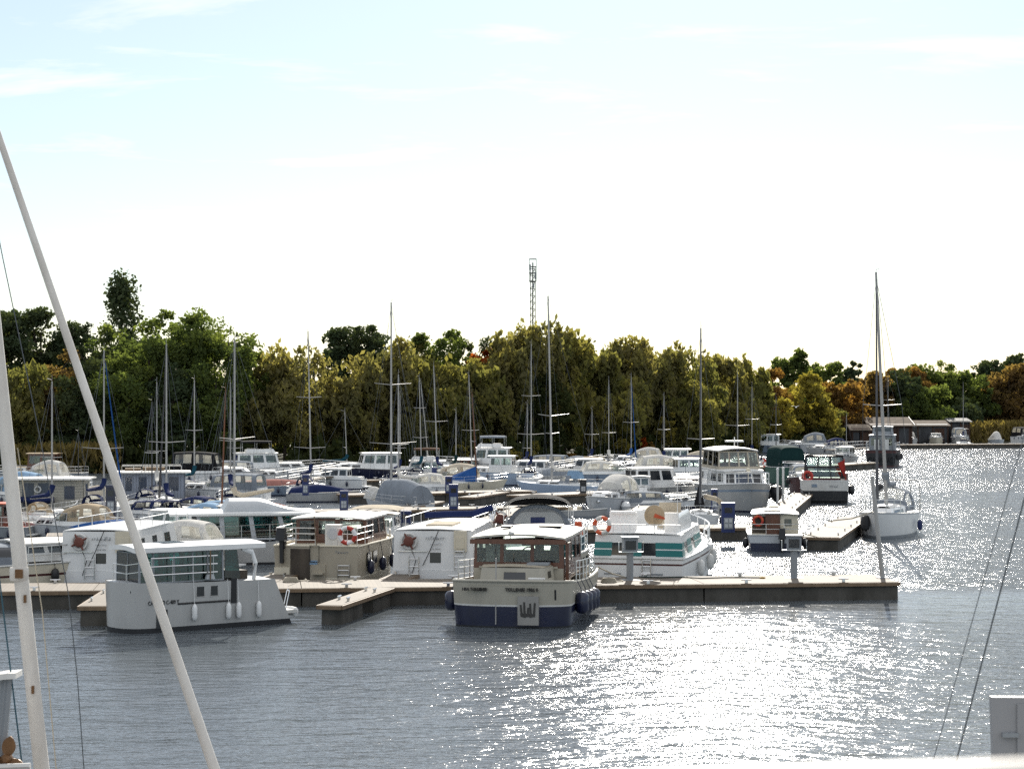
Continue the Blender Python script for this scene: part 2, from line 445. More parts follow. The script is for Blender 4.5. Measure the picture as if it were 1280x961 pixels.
def bil(P, u, v): return (P[0]*(1-u)+P[1]*u)*(1-v)+(P[3]*(1-u)+P[2]*u)*v
def wall(mb, P, ops, th, mi=0):
    P = [Vector(p) for p in P]
    n = (P[1]-P[0]).cross(P[3]-P[0]).normalized()
    us = sorted({0., 1.}|{o[0] for o in ops}|{o[1] for o in ops}); vs = sorted({0., 1.}|{o[2] for o in ops}|{o[3] for o in ops})
    def solid(i, j):
        if i < 0 or j < 0 or i >= len(us)-1 or j >= len(vs)-1: return False
        cu, cv = (us[i]+us[i+1])/2, (vs[j]+vs[j+1])/2
        return not any(o[0] < cu < o[1] and o[2] < cv < o[3] for o in ops)
    for i in range(len(us)-1):
        for j in range(len(vs)-1):
            if not solid(i, j): continue
            q = [bil(P, us[i], vs[j]), bil(P, us[i+1], vs[j]), bil(P, us[i+1], vs[j+1]), bil(P, us[i], vs[j+1])]
            b = [x-n*th for x in q]
            mb.add(q, [(0, 1, 2, 3)], mi); mb.add(b, [(3, 2, 1, 0)], mi+1)
            for (a, c, di, dj) in ((0, 1, 0, -1), (1, 2, 1, 0), (2, 3, 0, 1), (3, 0, -1, 0)):
                if not solid(i+di, j+dj): mb.add([q[a], b[a], b[c], q[c]], [(0, 1, 2, 3)], mi)
def pane(root, P, o, gl, inset=.015, name='window', proud=0.):
    P = [Vector(p) for p in P]; n = (P[1]-P[0]).cross(P[3]-P[0]).normalized()
    q = [bil(P, o[0], o[2]), bil(P, o[1], o[2]), bil(P, o[1], o[3]), bil(P, o[0], o[3])]
    mb = MB(); mb.slab([x-n*(inset-proud) for x in q], .012); return mb.build(name, gl, root)

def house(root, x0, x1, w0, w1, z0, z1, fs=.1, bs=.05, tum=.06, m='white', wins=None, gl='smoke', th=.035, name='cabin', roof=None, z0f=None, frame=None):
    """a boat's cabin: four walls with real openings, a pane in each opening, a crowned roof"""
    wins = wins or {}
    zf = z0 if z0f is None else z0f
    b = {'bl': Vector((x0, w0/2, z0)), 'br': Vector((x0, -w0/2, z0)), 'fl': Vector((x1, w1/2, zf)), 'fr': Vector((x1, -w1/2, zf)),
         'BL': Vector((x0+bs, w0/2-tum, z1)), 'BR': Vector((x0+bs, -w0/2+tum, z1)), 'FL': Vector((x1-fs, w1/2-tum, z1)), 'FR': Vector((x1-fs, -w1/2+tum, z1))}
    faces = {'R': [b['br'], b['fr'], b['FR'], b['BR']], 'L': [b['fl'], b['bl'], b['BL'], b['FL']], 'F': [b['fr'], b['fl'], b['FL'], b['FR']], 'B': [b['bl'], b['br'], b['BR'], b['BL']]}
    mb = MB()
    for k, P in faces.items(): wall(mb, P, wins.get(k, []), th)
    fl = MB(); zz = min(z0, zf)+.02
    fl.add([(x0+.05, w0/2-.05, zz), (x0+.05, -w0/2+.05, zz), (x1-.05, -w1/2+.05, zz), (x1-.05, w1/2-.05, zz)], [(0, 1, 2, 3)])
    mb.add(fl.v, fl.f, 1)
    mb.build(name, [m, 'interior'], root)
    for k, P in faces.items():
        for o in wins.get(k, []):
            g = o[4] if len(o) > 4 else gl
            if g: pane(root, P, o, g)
    if roof is not None:
        of, ob, os_ = roof.get('over', (.12, .12, .06)); cr = roof.get('crown', .06); t = roof.get('th', .06)
        rm = roof.get('m', 'roof_white')
        xa, xb = x0+bs-ob, x1-fs+of; wa, wb = w0/2-tum+os_, w1/2-tum+os_
        n = 7; vs = []; fs2 = []
        nx = 5
        for i in range(nx):
            u = i/(nx-1)
            e = 1-.05*abs(2*u-1)**4
            for k in range(n):
                c = -1+2*k/(n-1); x = xa+(xb-xa)*u; w = (wa+(wb-wa)*u)*e
                vs.append((x, c*w, z1+cr*(1-c*c)+t-.012*(abs(2*u-1)**3)))
        o = len(vs)
        for i in range(nx):
            u = i/(nx-1); e = 1-.05*abs(2*u-1)**4
            for k in range(n):
                c = -1+2*k/(n-1); x = xa+(xb-xa)*u; w = (wa+(wb-wa)*u)*e
                vs.append((x, c*w, z1+cr*(1-c*c)*.9+.003))
        for i in range(nx-1):
            for k in range(n-1):
                q = (i*n+k, (i+1)*n+k, (i+1)*n+k+1, i*n+k+1); fs2.append(q); fs2.append(tuple(x+o for x in q[::-1]))
        for k in range(n-1):
            fs2.append((k, k+1, o+k+1, o+k)); a = (nx-1)*n; fs2.append((a+k+1, a+k, o+a+k, o+a+k+1))
        for i in range(nx-1):
            fs2.append(((i+1)*n, i*n, o+i*n, o+(i+1)*n)); fs2.append((i*n+n-1, (i+1)*n+n-1, o+(i+1)*n+n-1, o+i*n+n-1))
        m3 = MB(); m3.add(vs, fs2); m3.build('roof', rm, root, True)
    return faces

def canopy(root, x0, x1, w0, w1, z0, h0, h1, hm=None, sq=3., m='canvas_navy', wins=(), front=True, back=True, slope=(0., 0.), name='canopy', z1=None, vm='vinyl', poles=False, v0=0., v1=1.):
    """canvas stretched over hoops; wins: patches (u0,u1,v0,v1) of clear sheet; slope leans the two ends inwards"""
    nu, nv = 9, 17
    z1 = z0 if z1 is None else z1
    hm = hm if hm is not None else max(h0, h1)
    def S(u, v, off=0.):
        vv = v0+(v1-v0)*v
        a = math.pi*vv; c, s_ = math.cos(a), math.sin(a)
        w = (w0+(w1-w0)*u)/2+off
        h = h0*(1-u)*(1-2*u)+hm*4*u*(1-u)+h1*u*(2*u-1) if False else (h0+(hm-h0)*math.sin(math.pi/2*min(1, u/.45)) if u < .45 else hm+(h1-hm)*((u-.45)/.55)**1.6)
        h += off
        ff = abs(s_)**(2/sq)
        x = x0+(x1-x0)*u+slope[0]*ff*(1-u)**2-slope[1]*ff*u**2
        return Vector((x, math.copysign(abs(c)**(2/sq), c)*w, z0+(z1-z0)*u+h*ff))
    mb = MB(); side = [q for q in wins if q[0] != q[1]]
    us = sorted({i/(nu-1) for i in range(nu)}|{q[0] for q in side}|{q[1] for q in side}); vv_ = sorted({i/(nv-1) for i in range(nv)}|{q[2] for q in side}|{q[3] for q in side})
    m_ = len(vv_)
    for off, fl in ((0., False), (-.02, True)):
        vs = [S(u, v, off) for u in us for v in vv_]
        fs = []
        for i in range(len(us)-1):
            for k in range(m_-1):
                cu, cv = (us[i]+us[i+1])/2, (vv_[k]+vv_[k+1])/2
                if any(q[0] < cu < q[1] and q[2] < cv < q[3] for q in side): continue
                q = (i*m_+k, (i+1)*m_+k, (i+1)*m_+k+1, i*m_+k+1); fs.append(q[::-1] if fl else q)
        mb.add(vs, fs)
    ends = {}
    for q in wins:
        if q[0] == q[1]: ends[q[0]] = q
    for u, on in ((0., back), (1., front)):
        if on:
            e = [S(u, k/(nv-1)) for k in range(nv)]
            if u in ends:
                zb = min(p.z for p in e); hh = max(p.z for p in e)-zb
                inn = [Vector((p.x, p.y*.8, zb+hh*.28+(p.z-zb)*.62)) for p in e]
                mb.add(e+inn, [(k, k+1, nv+k+1, nv+k) for k in range(nv-1)]+[(nv-1, 0, nv, 2*nv-1)])
                mw = MB(); mw.add(inn, [tuple(range(nv))]); mw.build('canopy_window', ends[u][4] if len(ends[u]) > 4 else vm, root, True)
            else: mb.add(e, [tuple(range(nv)) if u == 0 else tuple(range(nv-1, -1, -1))])
    o = mb.build(name, m, root, True)
    for wn in wins:
        u0, u1, a0, a1 = wn[:4]; mw = MB(); vs = []; fs = []; nn = 7
        if u0 == u1: continue
        if True:
            for i in range(nn):
                for k in range(nn):
                    p = S(u0+(u1-u0)*i/(nn-1), a0+(a1-a0)*k/(nn-1), -.008); vs.append(p)
            for i in range(nn-1):
                for k in range(nn-1): fs.append((i*nn+k, (i+1)*nn+k, (i+1)*nn+k+1, i*nn+k+1))
            mw.add(vs, fs)
        mw.build('canopy_window', wn[4] if len(wn) > 4 else vm, root, True)
    if poles:
        mp = MB()
        for u in (.02, .5, .98):
            e = [S(u, k/(nv-1), -.03) for k in range(nv)]
            mp.tube(e, .014, 5)
            for p in (e[0], e[-1]): mp.tube([p, (p.x, p.y, poles)], .014, 5)
        mp.build('canopy_frame', 'steel', root, True)
    return S

def lifebuoy(root, c, axis='x', Rr=.30, r=.075, a='red', b='white', name='lifebuoy'):
    mb = MB(); mb.torus(c, Rr, r, axis, 24, 8, 0, 1); return mb.build(name, [a, b], root, True)
def covered_buoy(root, c, m='red', Rr=.26):
    """horseshoe rescue ring in a pale bag with a red pouch and straps, hung on a stern wall facing -x"""
    mb = MB(); mb.torus(c, Rr, .045, 'x', 22, 6, 1)
    mb.lathe((c[0]-.07, c[1], c[2]), [(.02, -.07), (.15, -.05), (.19, 0), (.15, .06), (.02, .08)], 9, 0, 'x')
    for k in range(4):
        a = R(62+90*k); d = Vector((0, math.cos(a), math.sin(a)))
        mb.tube([Vector(c)+d*.1+Vector((-.06, 0, 0)), Vector(c)+d*(Rr+.05)+Vector((-.06, 0, 0))], .05, 6, 0, .028)
    return mb.build('rescue_ring', ['buoy_red' if m == 'red' else m, 'old_white'], root, True)
def ladder(root, x, y, z0, z1, w=.36, n=4, m='steel', name='ladder'):
    mb = MB()
    for k in (-1, 1): mb.tube([(x, y+k*w/2, z0), (x, y+k*w/2, z1)], .018, 5)
    for i in range(n): mb.tube([(x, y-w/2, z0+(z1-z0)*(i+.6)/n), (x, y+w/2, z0+(z1-z0)*(i+.6)/n)], .015, 5)
    return mb.build(name, m, root, True)
def outboard(root, x, y, z, m='black'):
    mb = MB()
    mb.box(x-.5, x-.08, y-.17, y+.17, z+.05, z+.5, 0, .06, .05); mb.box(x-.3, x-.14, y-.06, y+.06, z-.75, z+.05)
    mb.box(x-.2, x+.06, y-.1, y+.1, z-.25, z+.02)
    return mb.build('outboard_motor', m, root)

def mastrig(root, xm, z0, ztop, spr=(), r=.06, m='alu', lean=(0., 0.), Lb=3., cover='canvas_navy', boomz=None, L=8., B=2.6, stays=True, jib=None, bowz=1., sternz=.8, boom_up=0., wire=.011):
    top = Vector((xm+lean[0], lean[1], ztop)); foot = Vector((xm, 0, z0))
    mb = MB(); mb.tube([foot, foot.lerp(top, .5), top], r, 7, 0, r*.6)
    mb.tube([top, top+Vector((0, 0, .45))], .012, 4); mb.tube([top+Vector((-.02, 0, .12)), top+Vector((-.42, .12, .2))], .012, 4)
    mo = mb.build('mast', m, root, True)
    for (zs, hw) in spr:
        f = (zs-z0)/(ztop-z0); c = foot.lerp(top, f); ms = MB()
        for sd in (1, -1): ms.tube([c, c+Vector((-.12*hw, sd*hw, .07*hw))], .033, 5, 0, .02)
        so = ms.build('spreader', 'alu' if m != 'mast_dark' else 'old_white', mo, True)
    bz = boomz if boomz else z0+1.0
    if Lb:
        f = (bz-z0)/(ztop-z0); c = foot.lerp(top, f); e = Vector((xm-Lb, 0, bz+boom_up))
        b = MB(); b.tube([c, e], .045, 6); b.build('boom', 'alu', root, True)
        if cover:
            sc = MB(); pts = [c+Vector((.08, 0, .75)), c+Vector((-.08, 0, .42))]+[c.lerp(e, k/5)+Vector((0, 0, .17-.08*k/5)) for k in range(1, 6)]
            sc.tube(pts, .19, 8, 0, .09); sc.build('sail_cover', cover, root, True)
    if stays:
        st = MB()
        fore = Vector((L/2-.15, 0, bowz)); aft = Vector((-L/2+.1, 0, sternz))
        st.tube([foot.lerp(top, .985), fore], wire, 4); st.tube([top, aft], wire, 4)
        for sd in (1, -1):
            ch = Vector((xm-.25, sd*B*.46, z0-.35)); prev = foot.lerp(top, .97)
            if spr:
                zs, hw = spr[-1]; c = foot.lerp(top, (zs-z0)/(ztop-z0)); tip = c+Vector((-.12*hw, sd*hw, .07*hw))
                st.tube([prev, tip, ch], wire, 4)
            else: st.tube([prev, ch], wire, 4)
        st.build('rigging', 'wire', root)
        if jib:
            j = MB(); a = fore.lerp(foot.lerp(top, .98), .06); b = fore.lerp(foot.lerp(top, .98), .93)
            j.tube([a, a.lerp(b, .3), b], .085, 7, 0, .035); j.build('furled_jib', jib, root, True)
    return mo

def sail(px, top, wl, label, head=5., L=7.5, B=2.5, hull='white', boot='navy', stripe=None, spr=(), cover='canvas_navy', hood='canvas_navy', jib=None, mast='alu', r=.06, leanpx=0., Fb=.8, tent=None, deckm='roof_white', boom=True, boom_up=.0, xm=.06, ports=True, bim=None, fend='navy', name='sailing_boat', dark=False, dinghy=None):
    """px, top: photo column and row of the masthead's foot and top; wl: row of the waterline below the mast"""
    d = dist(wl); s = F/d
    rt = boat_root(name, label, 'sailing boat', px, wl, head, xm*L*KS, KS)
    bands = [(('a', .1), boot)]+([(.72, hull), (.84, stripe), (1., hull)] if stripe else [(1., hull)])
    h = Hull(rt, L, B, Fb, Fb+.3, bands, tw=.7, rake=L*.12, draft=.35, flare=.7, p=2., mid=.45)
    h.deck(deckm)
    zc = Fb+.34
    cab = house(rt, -.12*L, .26*L, B*.58, B*.36, Fb-.02, zc, fs=.45, bs=.05, tum=.1, m='white', wins={'L': [(.15, .45, .35, .75, 'dark_glass'), (.52, .85, .35, .75, 'dark_glass')], 'R': [(.15, .48, .35, .75, 'dark_glass'), (.55, .85, .35, .75, 'dark_glass')]} if ports else {}, roof=dict(over=(0, .02, .01), crown=.06, th=.03), name='coachroof')
    cz = MB()
    for sd in (1, -1): cz.box(-.46*L, -.12*L, sd*B*.27-.06, sd*B*.27+.06, Fb-.04, Fb+.22, 0, .03, .01)
    cz.build('coaming', 'white', rt)
    if hood:
        canopy(rt, -.2*L, -.04*L, B*.62, B*.5, Fb+.2, .75, .35, .8, 2.6, hood, [(.55, .92, .3, .7), (.35, .8, .06, .22), (.35, .8, .78, .94)], front=True, back=False, slope=(0, .35), name='sprayhood')
    h.rail(.78, 1., .55, 4, .06, .014, 1, name='pulpit'); h.rail(.0, .2, .55, 3, .06, .014, 1, name='pushpit')
    lf = MB()
    for sd in (1, -1):
        P = [h.pt(t, sd, .06) for t in (.2, .34, .5, .64, .78)]
        for p in P[1:-1]: lf.tube([p, p+Vector((0, 0, .55))], .012, 4)
        for zz in (.3, .55): lf.tube([p+Vector((0, 0, zz)) for p in P], .007, 4)
    lf.build('lifeline', 'steel', rt)
    if tent:
        canopy(rt, -.46*L, .2*L, B*.9, B*.6, Fb+.05, 1.3, 1.6, 1.7, 2.0, tent, [], slope=(.3, .5), name='winter_cover')
    if bim:
        canopy(rt, -.42*L, -.2*L, B*.72, B*.72, Fb+1.35, .28, .28, .34, 3.2, bim, [], front=False, back=False, name='bimini', poles=Fb)
    ztop = zat(top, d)/KS; z0 = zc+.05; s = s*KS
    sp = [(zat(py, d)/KS, hw/s/max(.35, abs(math.cos(R(head))))) for (py, hw) in sorted(spr, key=lambda q: q[0])]
    # lean towards image left/right, turned into the boat's axes
    lw = leanpx/s; a = R(90-head); lean = (lw*math.cos(a), -lw*math.sin(a))
    mastrig(rt, xm*L, z0, ztop, sp, r/KS, mast, lean, .36*L if boom else 0, cover, z0+.85, L, B, True, jib, Fb+.3, Fb, boom_up)
    if fend:
        for t, sd in ((.35, 1), (.55, 1), (.4, -1), (.6, -1)): h.fender(t, sd, fend, .09, .42)
    return rt, h
# ------------------------------------------------------------------ docks
def pontoon(label, p0, p1, w, name='pontoon', cat='pontoon', top=.6, group=None, fl=None, side=0, foot=None, seg=6.):
    """floating walkway between two ground points (x, y): concrete floats, a plank deck, rubbing strip, cleats"""
    a = Vector((*p0, 0)); b = Vector((*p1, 0)); L = (b-a).length
    ang = math.atan2(b.y-a.y, b.x-a.x)
    t = thing(name, label, cat, a, ang, group)
    mb = MB(); n = max(1, int(L/seg)); gap = .012
    if foot:
        for u in foot: mb.box(L*u[0], L*u[1], -w/2+.04, w/2-.04, -.4, top-.13, 0, .02, .02)
    else:
        for i in range(n): mb.box(L*i/n+gap, L*(i+1)/n-gap, -w/2+.03, w/2-.03, -.4, top-.13, 0, .02, .01)
    mb.build('float', 'concrete', t)
    d = MB()
    for i in range(n): d.box(L*i/n+.012, L*(i+1)/n-.012, -w/2, w/2, top-.07, top)
    d.build('deck', 'dock_wood', t)
    e = MB()
    for s in (-1, 1): e.box(0, L, s*(w/2+.001), s*(w/2+.06), top-.13, top-.012)
    e.box(L, L+.06, -w/2, w/2, top-.13, top-.012); e.box(-.06, 0, -w/2, w/2, top-.13, top-.012)
    e.build('rubbing_strip', 'teak', t)
    c = MB(); k = max(2, int(L/3.2))
    for i in range(k):
        for s in (-1, 1):
            x = L*(i+.5)/k+s*.2; y = s*(w/2-.16)
            c.box(x-.05, x+.05, y-.03, y+.03, top, top+.09); c.tube([(x-.17, y, top+.11), (x+.17, y, top+.11)], .025, 6)
    c.build('cleat', 'steel', t)
    return t
def g(px, py, z=.6):
    p = at(px, py, z); return (p.x, p.y)
# front pontoon: runs right across the picture
A0 = Vector(g(-140, 735.2)); A1 = Vector(g(1107, 722.2))
pontoon('long front pontoon of concrete floats crossing the picture behind the cream and blue cruiser', A0, A1, 3.0)
def onA(px, off=0., z=.6):   # point on the centre line of the front pontoon below photo column px
    k = (px-CX)/F
    n = A1-A0; t = (k*A0.y-A0.x)/(n.x-k*n.y); p = A0+n*t
    return Vector((p.x, p.y+off, 0))
pontoon('short finger jetty with dark floats jutting toward the viewer right of the pale grey houseboat', g(412, 756), (onA(482).x, onA(482).y-1.55), .72, 'finger_jetty', 'jetty', foot=((.03, .42), (.62, .97)))
pontoon('stub of a finger jetty half hidden behind the bow of the pale grey houseboat', g(120, 757), (onA(160).x, onA(160).y-1.55), 1.0, 'finger_jetty', 'jetty')
pontoon('narrow finger jetty on the far side of the front pontoon beside the cream mahogany cruiser', (onA(488).x, onA(488).y+1.6), (onA(488).x+1.0, onA(488).y+8), .9, 'finger_jetty', 'jetty')
pontoon('finger jetty hidden between the two white rental houseboats behind the front pontoon', (onA(325).x, onA(325).y+1.6), (onA(325).x+.9, onA(325).y+8), .9, 'finger_jetty', 'jetty')
# second row
pontoon('second pontoon ending with a blue power pillar left of the small brown cabin boat', g(60, 668), g(985, 656.5), 2.6)
pontoon('sunlit finger jetty between the small brown cabin boat and the lone white sloop', g(1026, 671), g(1066, 646), 1.6, 'finger_jetty', 'jetty', seg=4.)
pontoon('sunlit finger jetty between the grey motor yacht and the black and white sterned cruiser', g(966, 645), g(1004, 616), 1.3, 'finger_jetty', 'jetty', seg=4.)
pontoon('finger jetty right of the white express cruiser with the big round fender', g(790, 647), g(812, 632), 1.3, 'finger_jetty', 'jetty')
# third, fourth, fifth rows
pontoon('third pontoon with two blue pillars crossing the open water in the middle', g(330, 639), g(700, 632), 2.4)
pontoon('small finger jetty lying low on the water in front of the third pontoon', g(612, 648), g(660, 632), 1.0, 'finger_jetty', 'jetty')
pontoon('finger jetty beside the bow of the grey tent covered sloop', g(505, 634), g(545, 626), 1.0, 'finger_jetty', 'jetty')
pontoon('fourth pontoon beneath the blue pillar in front of the cream hooded cruiser', g(430, 617.5), g(660, 612.5), 2.4)
pontoon('crooked finger jetty hanging off the fourth pontoon in front of the blue tented day sailer', g(583, 621), g(634, 613), 1.0, 'finger_jetty', 'jetty')
pontoon('fifth pontoon with a dark pillar behind the white express cruiser', g(650, 619), g(760, 614), 2.4)
pontoon('sixth pontoon running left to right near the far bank', g(250, 604), g(760, 592.5), 2.2)
pontoon('finger jetty in front of the small hardtop cruiser near the far bank', g(704, 600), g(752, 594), 1.2, 'finger_jetty', 'jetty')
pontoon('pontoon behind the grey motor yacht that carries the boats by the orange trees', g(760, 592), g(960, 582), 2.2)
pontoon('pontoon tail left of the dark hulled trawler', g(1020, 582), g(1086, 577.5), 2.0)
pontoon('far pontoon in front of the boathouses where five boats lie', g(1118, 555.5), g(1330, 554), 2.2)
pontoon('left hand pontoon carrying the timber houseboats', g(-60, 646), g(190, 640), 2.4)

# utility pillars
def pedestal(label, px, py, hpx, wpx, z=.6, m='blue', head=0, light=True):
    p = at(px, py, z); s = F/p.y; h = hpx/s; w = wpx/s
    t = thing('power_pillar', label, 'power pillar', p, R(head), 'power pillars along the pontoons')
    b = MB(); b.box(-w/2, w/2, -w*.35, w*.35, 0, h*.93, 0, 0, 0); b.build('body', m, t)
    c = MB(); c.box(-w*.56, w*.56, -w*.42, w*.42, h*.93, h, 0, .02, .02); c.build('cap', m, t)
    if light:
        q = MB(); q.box(-w*.36, w*.36, -w*.37, -w*.35, h*.12, h*.5); q.build('socket_panel', 'grey', t)
        q = MB()
        for k in range(2):
            for i in range(2): q.box(-w*.28+i*w*.32, -w*.04+i*w*.32, -w*.39, -w*.37, h*(.17+.17*k), h*(.29+.17*k))
        q.build('socket', 'pale_grey', t)
        q = MB(); q.box(-w*.3, w*.3, -w*.365, -w*.35, h*.66, h*.84); q.build('meter_window', 'dark_glass', t)
    return t
pedestal('blue power pillar standing just left of the white houseboat with the blue deck cover', 507, 668, 30, 13)
pedestal('blue power pillar beside the small sloop with the black furled cover', 910, 665, 37, 16)
pedestal('blue power pillar on the third pontoon, tallest in the open water in the middle', 567, 636, 31, 11)
pedestal('blue power pillar on the fourth pontoon in front of the cream hooded cruiser', 561, 616, 21, 9)
pedestal('blue power pillar with pale sockets on the third pontoon above the mahogany wheelhouse roof', 430, 638, 25, 10)
pedestal('blue power pillar beside the tall mast left of the covered orange dinghy', 382, 619, 26, 8)
pedestal('blue power pillar far back between two bare masts left of the cream hooded cruiser', 543, 604, 20, 6, light=False)
pedestal('dark power pillar on the pontoon left of the white express cruiser', 729, 616, 17, 8, m='black')
pedestal('blue power pillar behind the dark furled cover of the small sloop', 893, 637, 26, 8)
pedestal('tall navy power pillar rising behind the slanting white spar on the left', 139, 646, 40, 12, m='navy')
def tap_post(label, px, off, hd):
    p = onA(px, off); t = thing('meter_post', label, 'meter post', (p.x, p.y, .6), R(hd), 'grey meter posts on the front pontoon')
    s = MB(); s.tube([(0, 0, .012), (0, 0, .95)], .12, 8); s.build('post', 'grey', t)
    s = MB(); s.box(-.32, .32, -.25, .25, 0, .012); s.build('base_plate', 'grey', t)
    b = MB(); b.box(-.25, .25, -.15, .15, .95, 1.42); b.build('box', 'grey', t)
    b = MB(); b.box(-.29, .29, -.2, .2, 1.423, 1.47); b.build('lid', 'grey', t)
    b = MB(); b.box(-.18, .18, -.17, -.152, 1.04, 1.34); b.build('dial', 'dark_glass', t)
    b = MB(); b.tube([(-.42, -.2, 1.3), (-.42, -.2, .96), (.42, -.2, .96), (.42, -.2, 1.3)], .02, 5); b.build('hose_hook', 'steel', t)
tap_post('grey meter post on the front pontoon in front of the teal striped cruiser', 788, .3, 8)
tap_post('grey meter post standing alone on the bare right stretch of the front pontoon', 995, .5, -6)
# light pole at the end of the front pontoon
p = onA(1104); s_ = F/p.y
t = thing('mooring_pole', 'pale leaning pole at the outer right end of the front pontoon', 'pole', (p.x-.02, p.y, .6))
b = MB(); b.tube([(0, 0, 0), (-.36, 0, 3.5)], .085, 8, 0, .06); b.build('pole', 'alu', t, True)
b = MB(); b.box(-.2, .2, -.2, .2, 0, .03); b.build('foot', 'grey', t)

for i, (px, off, lb) in enumerate(((360, .9, 'coil of pale rope on the front pontoon beside the beige cruiser'), (632, 1.1, 'coil of pale rope on the front pontoon behind the cream navy cruiser'), (760, -.6, 'coil of pale rope on the front pontoon left of the teal banded cruiser'))):
    q = onA(px, off); t = thing('rope_coil', lb, 'rope', (q.x, q.y, .6), 0)
    b = MB()
    for k in range(4): b.torus((0, 0, .025+.035*k), .26-.02*k, .022, 'z', 18, 5)
    b.build('coil', 'rope', t, True); b = MB(); b.tube([(.26, 0, .03), (.5, .3, .03), (.4, .8, .03)], .02, 5); b.build('loose_end', 'rope', t, True)
q = onA(860, .5); t = thing('garden_hose', 'dark hose lying in a loose bend on the right half of the front pontoon', 'hose', (q.x, q.y, .6)); b = MB(); b.tube([(-1.6, .5, .03), (-.9, .1, .03), (-.2, .35, .03), (.5, -.1, .03), (1.4, .2, .03), (2.6, .1, .03)], .022, 6); b.build('hose', 'canvas_green', t, True); b = MB(); b.lathe((2.6, .1, .03), [(.025, -.1), (.04, 0), (.02, .1)], 8, 0, 'x'); b.build('nozzle', 'gold_paint', t)
# ------------------------------------------------------------------ the boats in front
def tollense():
    L, B = 9.2, 3.62
    t = boat_root('motor_boat', 'cream cruiser with navy lower hull and mahogany wheelhouse, moored bow out before the front pontoon', 'motor boat', 637, 785, 188.5, L/2)
    h = Hull(t, L, B, 1.0, 1.37, [(('a', .05), 'antifoul'), (('a', .63), 'navy'), (('a', .68), 'old_white'), (1., 'cream_grey')], tw=.9, rake=.12, draft=.5, flare=.93, blunt=.075, p=2.4, rub=None)
    h.deck('beige', -.12)
    cap = MB()
    for sd in (1, -1): cap.tube([h.pt(q, sd, .03, .015) for q in h.ts], .05, 6)
    cap.build('gunwale', 'cream_grey', t, True)
    W = {'F': [(.03, .29, .46, .9), (.33, .63, .46, .9), (.67, .95, .46, .9)], 'B': [(.06, .44, .5, .9), (.55, .94, .5, .9)],
         'L': [(.04, .2, .42, .9), (.25, .45, .42, .9), (.5, .7, .42, .9), (.75, .95, .42, .9)], 'R': [(.05, .25, .42, .9), (.3, .5, .42, .9), (.55, .75, .42, .9), (.8, .96, .42, .9)]}
    house(t, -1.9, 2.75, 2.75, 2.8, 1.2, 2.5, fs=.03, bs=.03, tum=.05, m='mahogany', wins=W, gl='clear', th=.07, name='wheelhouse', roof=dict(over=(.22, .45, .16), crown=.11, th=.07, m='roof_beige'))
    br = MB(); 
    br.box(2.97-.03, 2.97, -1.46, 1.46, 2.36, 2.5); br.build('fascia', 'mahogany', t)
    lo = MB(); lo.box(2.755, 2.8, -1.37, 1.37, 1.2, 1.62); lo.box(2.8, 2.86, -1.2, 1.2, 1.62, 1.68); lo.build('cabin_front', 'cream_grey', t)
    house(t, 2.86, 4.05, 2.25, 2.0, 1.22, 1.72, fs=.12, bs=0, tum=.06, m='cream_grey', wins={'F': [(.36, .7, .25, .75, 'smoke')], 'L': [(.3, .7, .35, .75, 'smoke')], 'R': [(.3, .7, .35, .75, 'smoke')]}, name='fore_cabin', roof=dict(over=(.0, 0, .0), crown=.03, th=.03, m='beige'))
    b = MB(); b.box(3.0, 3.5, .35, 1.0, 1.77, 1.83); b.build('skylight', 'grey', t)
    cu = MB()
    for y in (-.9, -.55): cu.box(2.55, 2.6, y-.13, y+.13, 1.75, 2.3)
    cu.build('curtain', 'curtain', t)
    st = MB(); st.torus((1.9, .2, 1.95), .25, .025, 'x', 18, 5); st.tube([(1.95, .2, 1.2), (1.95, .2, 1.95)], .05); st.build('steering_wheel', 'mahogany', t)
    se = MB(); se.box(-.5, .3, -.9, -.1, 1.0, 1.9); se.box(.2, .9, .3, 1.0, 1.0, 1.6); se.build('saloon_seat', 'interior', t)
    ch = MB(); ch.box(1.3, 2.5, -1.2, 1.2, 1.0, 1.6); ch.build('dashboard', 'interior', t)
    h.rail(.2, .8, .62, 7, .06, .02, 2, both=1); h.rail(.2, .86, .62, 7, .06, .02, 2, both=-1)
    house(t, -4.3, -1.95, 2.9, 2.9, .95, 1.72, fs=.0, bs=.25, tum=.1, m='cream_grey', wins={'L': [(.12, .4, .35, .8, 'dark_glass'), (.55, .88, .35, .8, 'dark_glass')], 'R': [(.12, .4, .35, .8, 'dark_glass'), (.55, .88, .35, .8, 'dark_glass')]}, name='aft_cabin', roof=dict(over=(0, .1, .05), crown=.06, th=.05, m='roof_white'))
    rl = MB()
    P = [(-4.2, 1.3, 1.75), (-3.1, 1.34, 1.75), (-2.1, 1.34, 1.75)]
    for sd in (1, -1):
        Q = [Vector((x, y*sd, z)) for x, y, z in P]
        for q in Q: rl.tube([q, q+Vector((0, 0, .75))], .018, 5)
        for k in (.25, .5, .75): rl.tube([q+Vector((0, 0, k)) for q in Q], .015, 5)
    rl.build('aft_rail', 'steel', t, True)
    tp = MB(); tp.box(-3.6, -2.2, .3, 1.33, 1.8, 2.2, 0, .06, .06); tp.build('folded_cover', 'canvas_teal', t)
    lj = MB(); lj.box(-3.0, -2.86, 1.0, 1.3, 2.28, 2.72, 0, .02, .05); lj.box(-2.86, -2.8, 1.08, 1.14, 2.3, 2.66); lj.build('life_jacket', 'orange', t)
    for tt, l_ in ((.84, None), (.72, None), (.60, None), (.5, None)): h.fender(tt, 1, 'navy', .21, .68, -.28)
    for tt in (.86, .6): h.fender(tt, -1, 'navy', .2, .62, -.3)
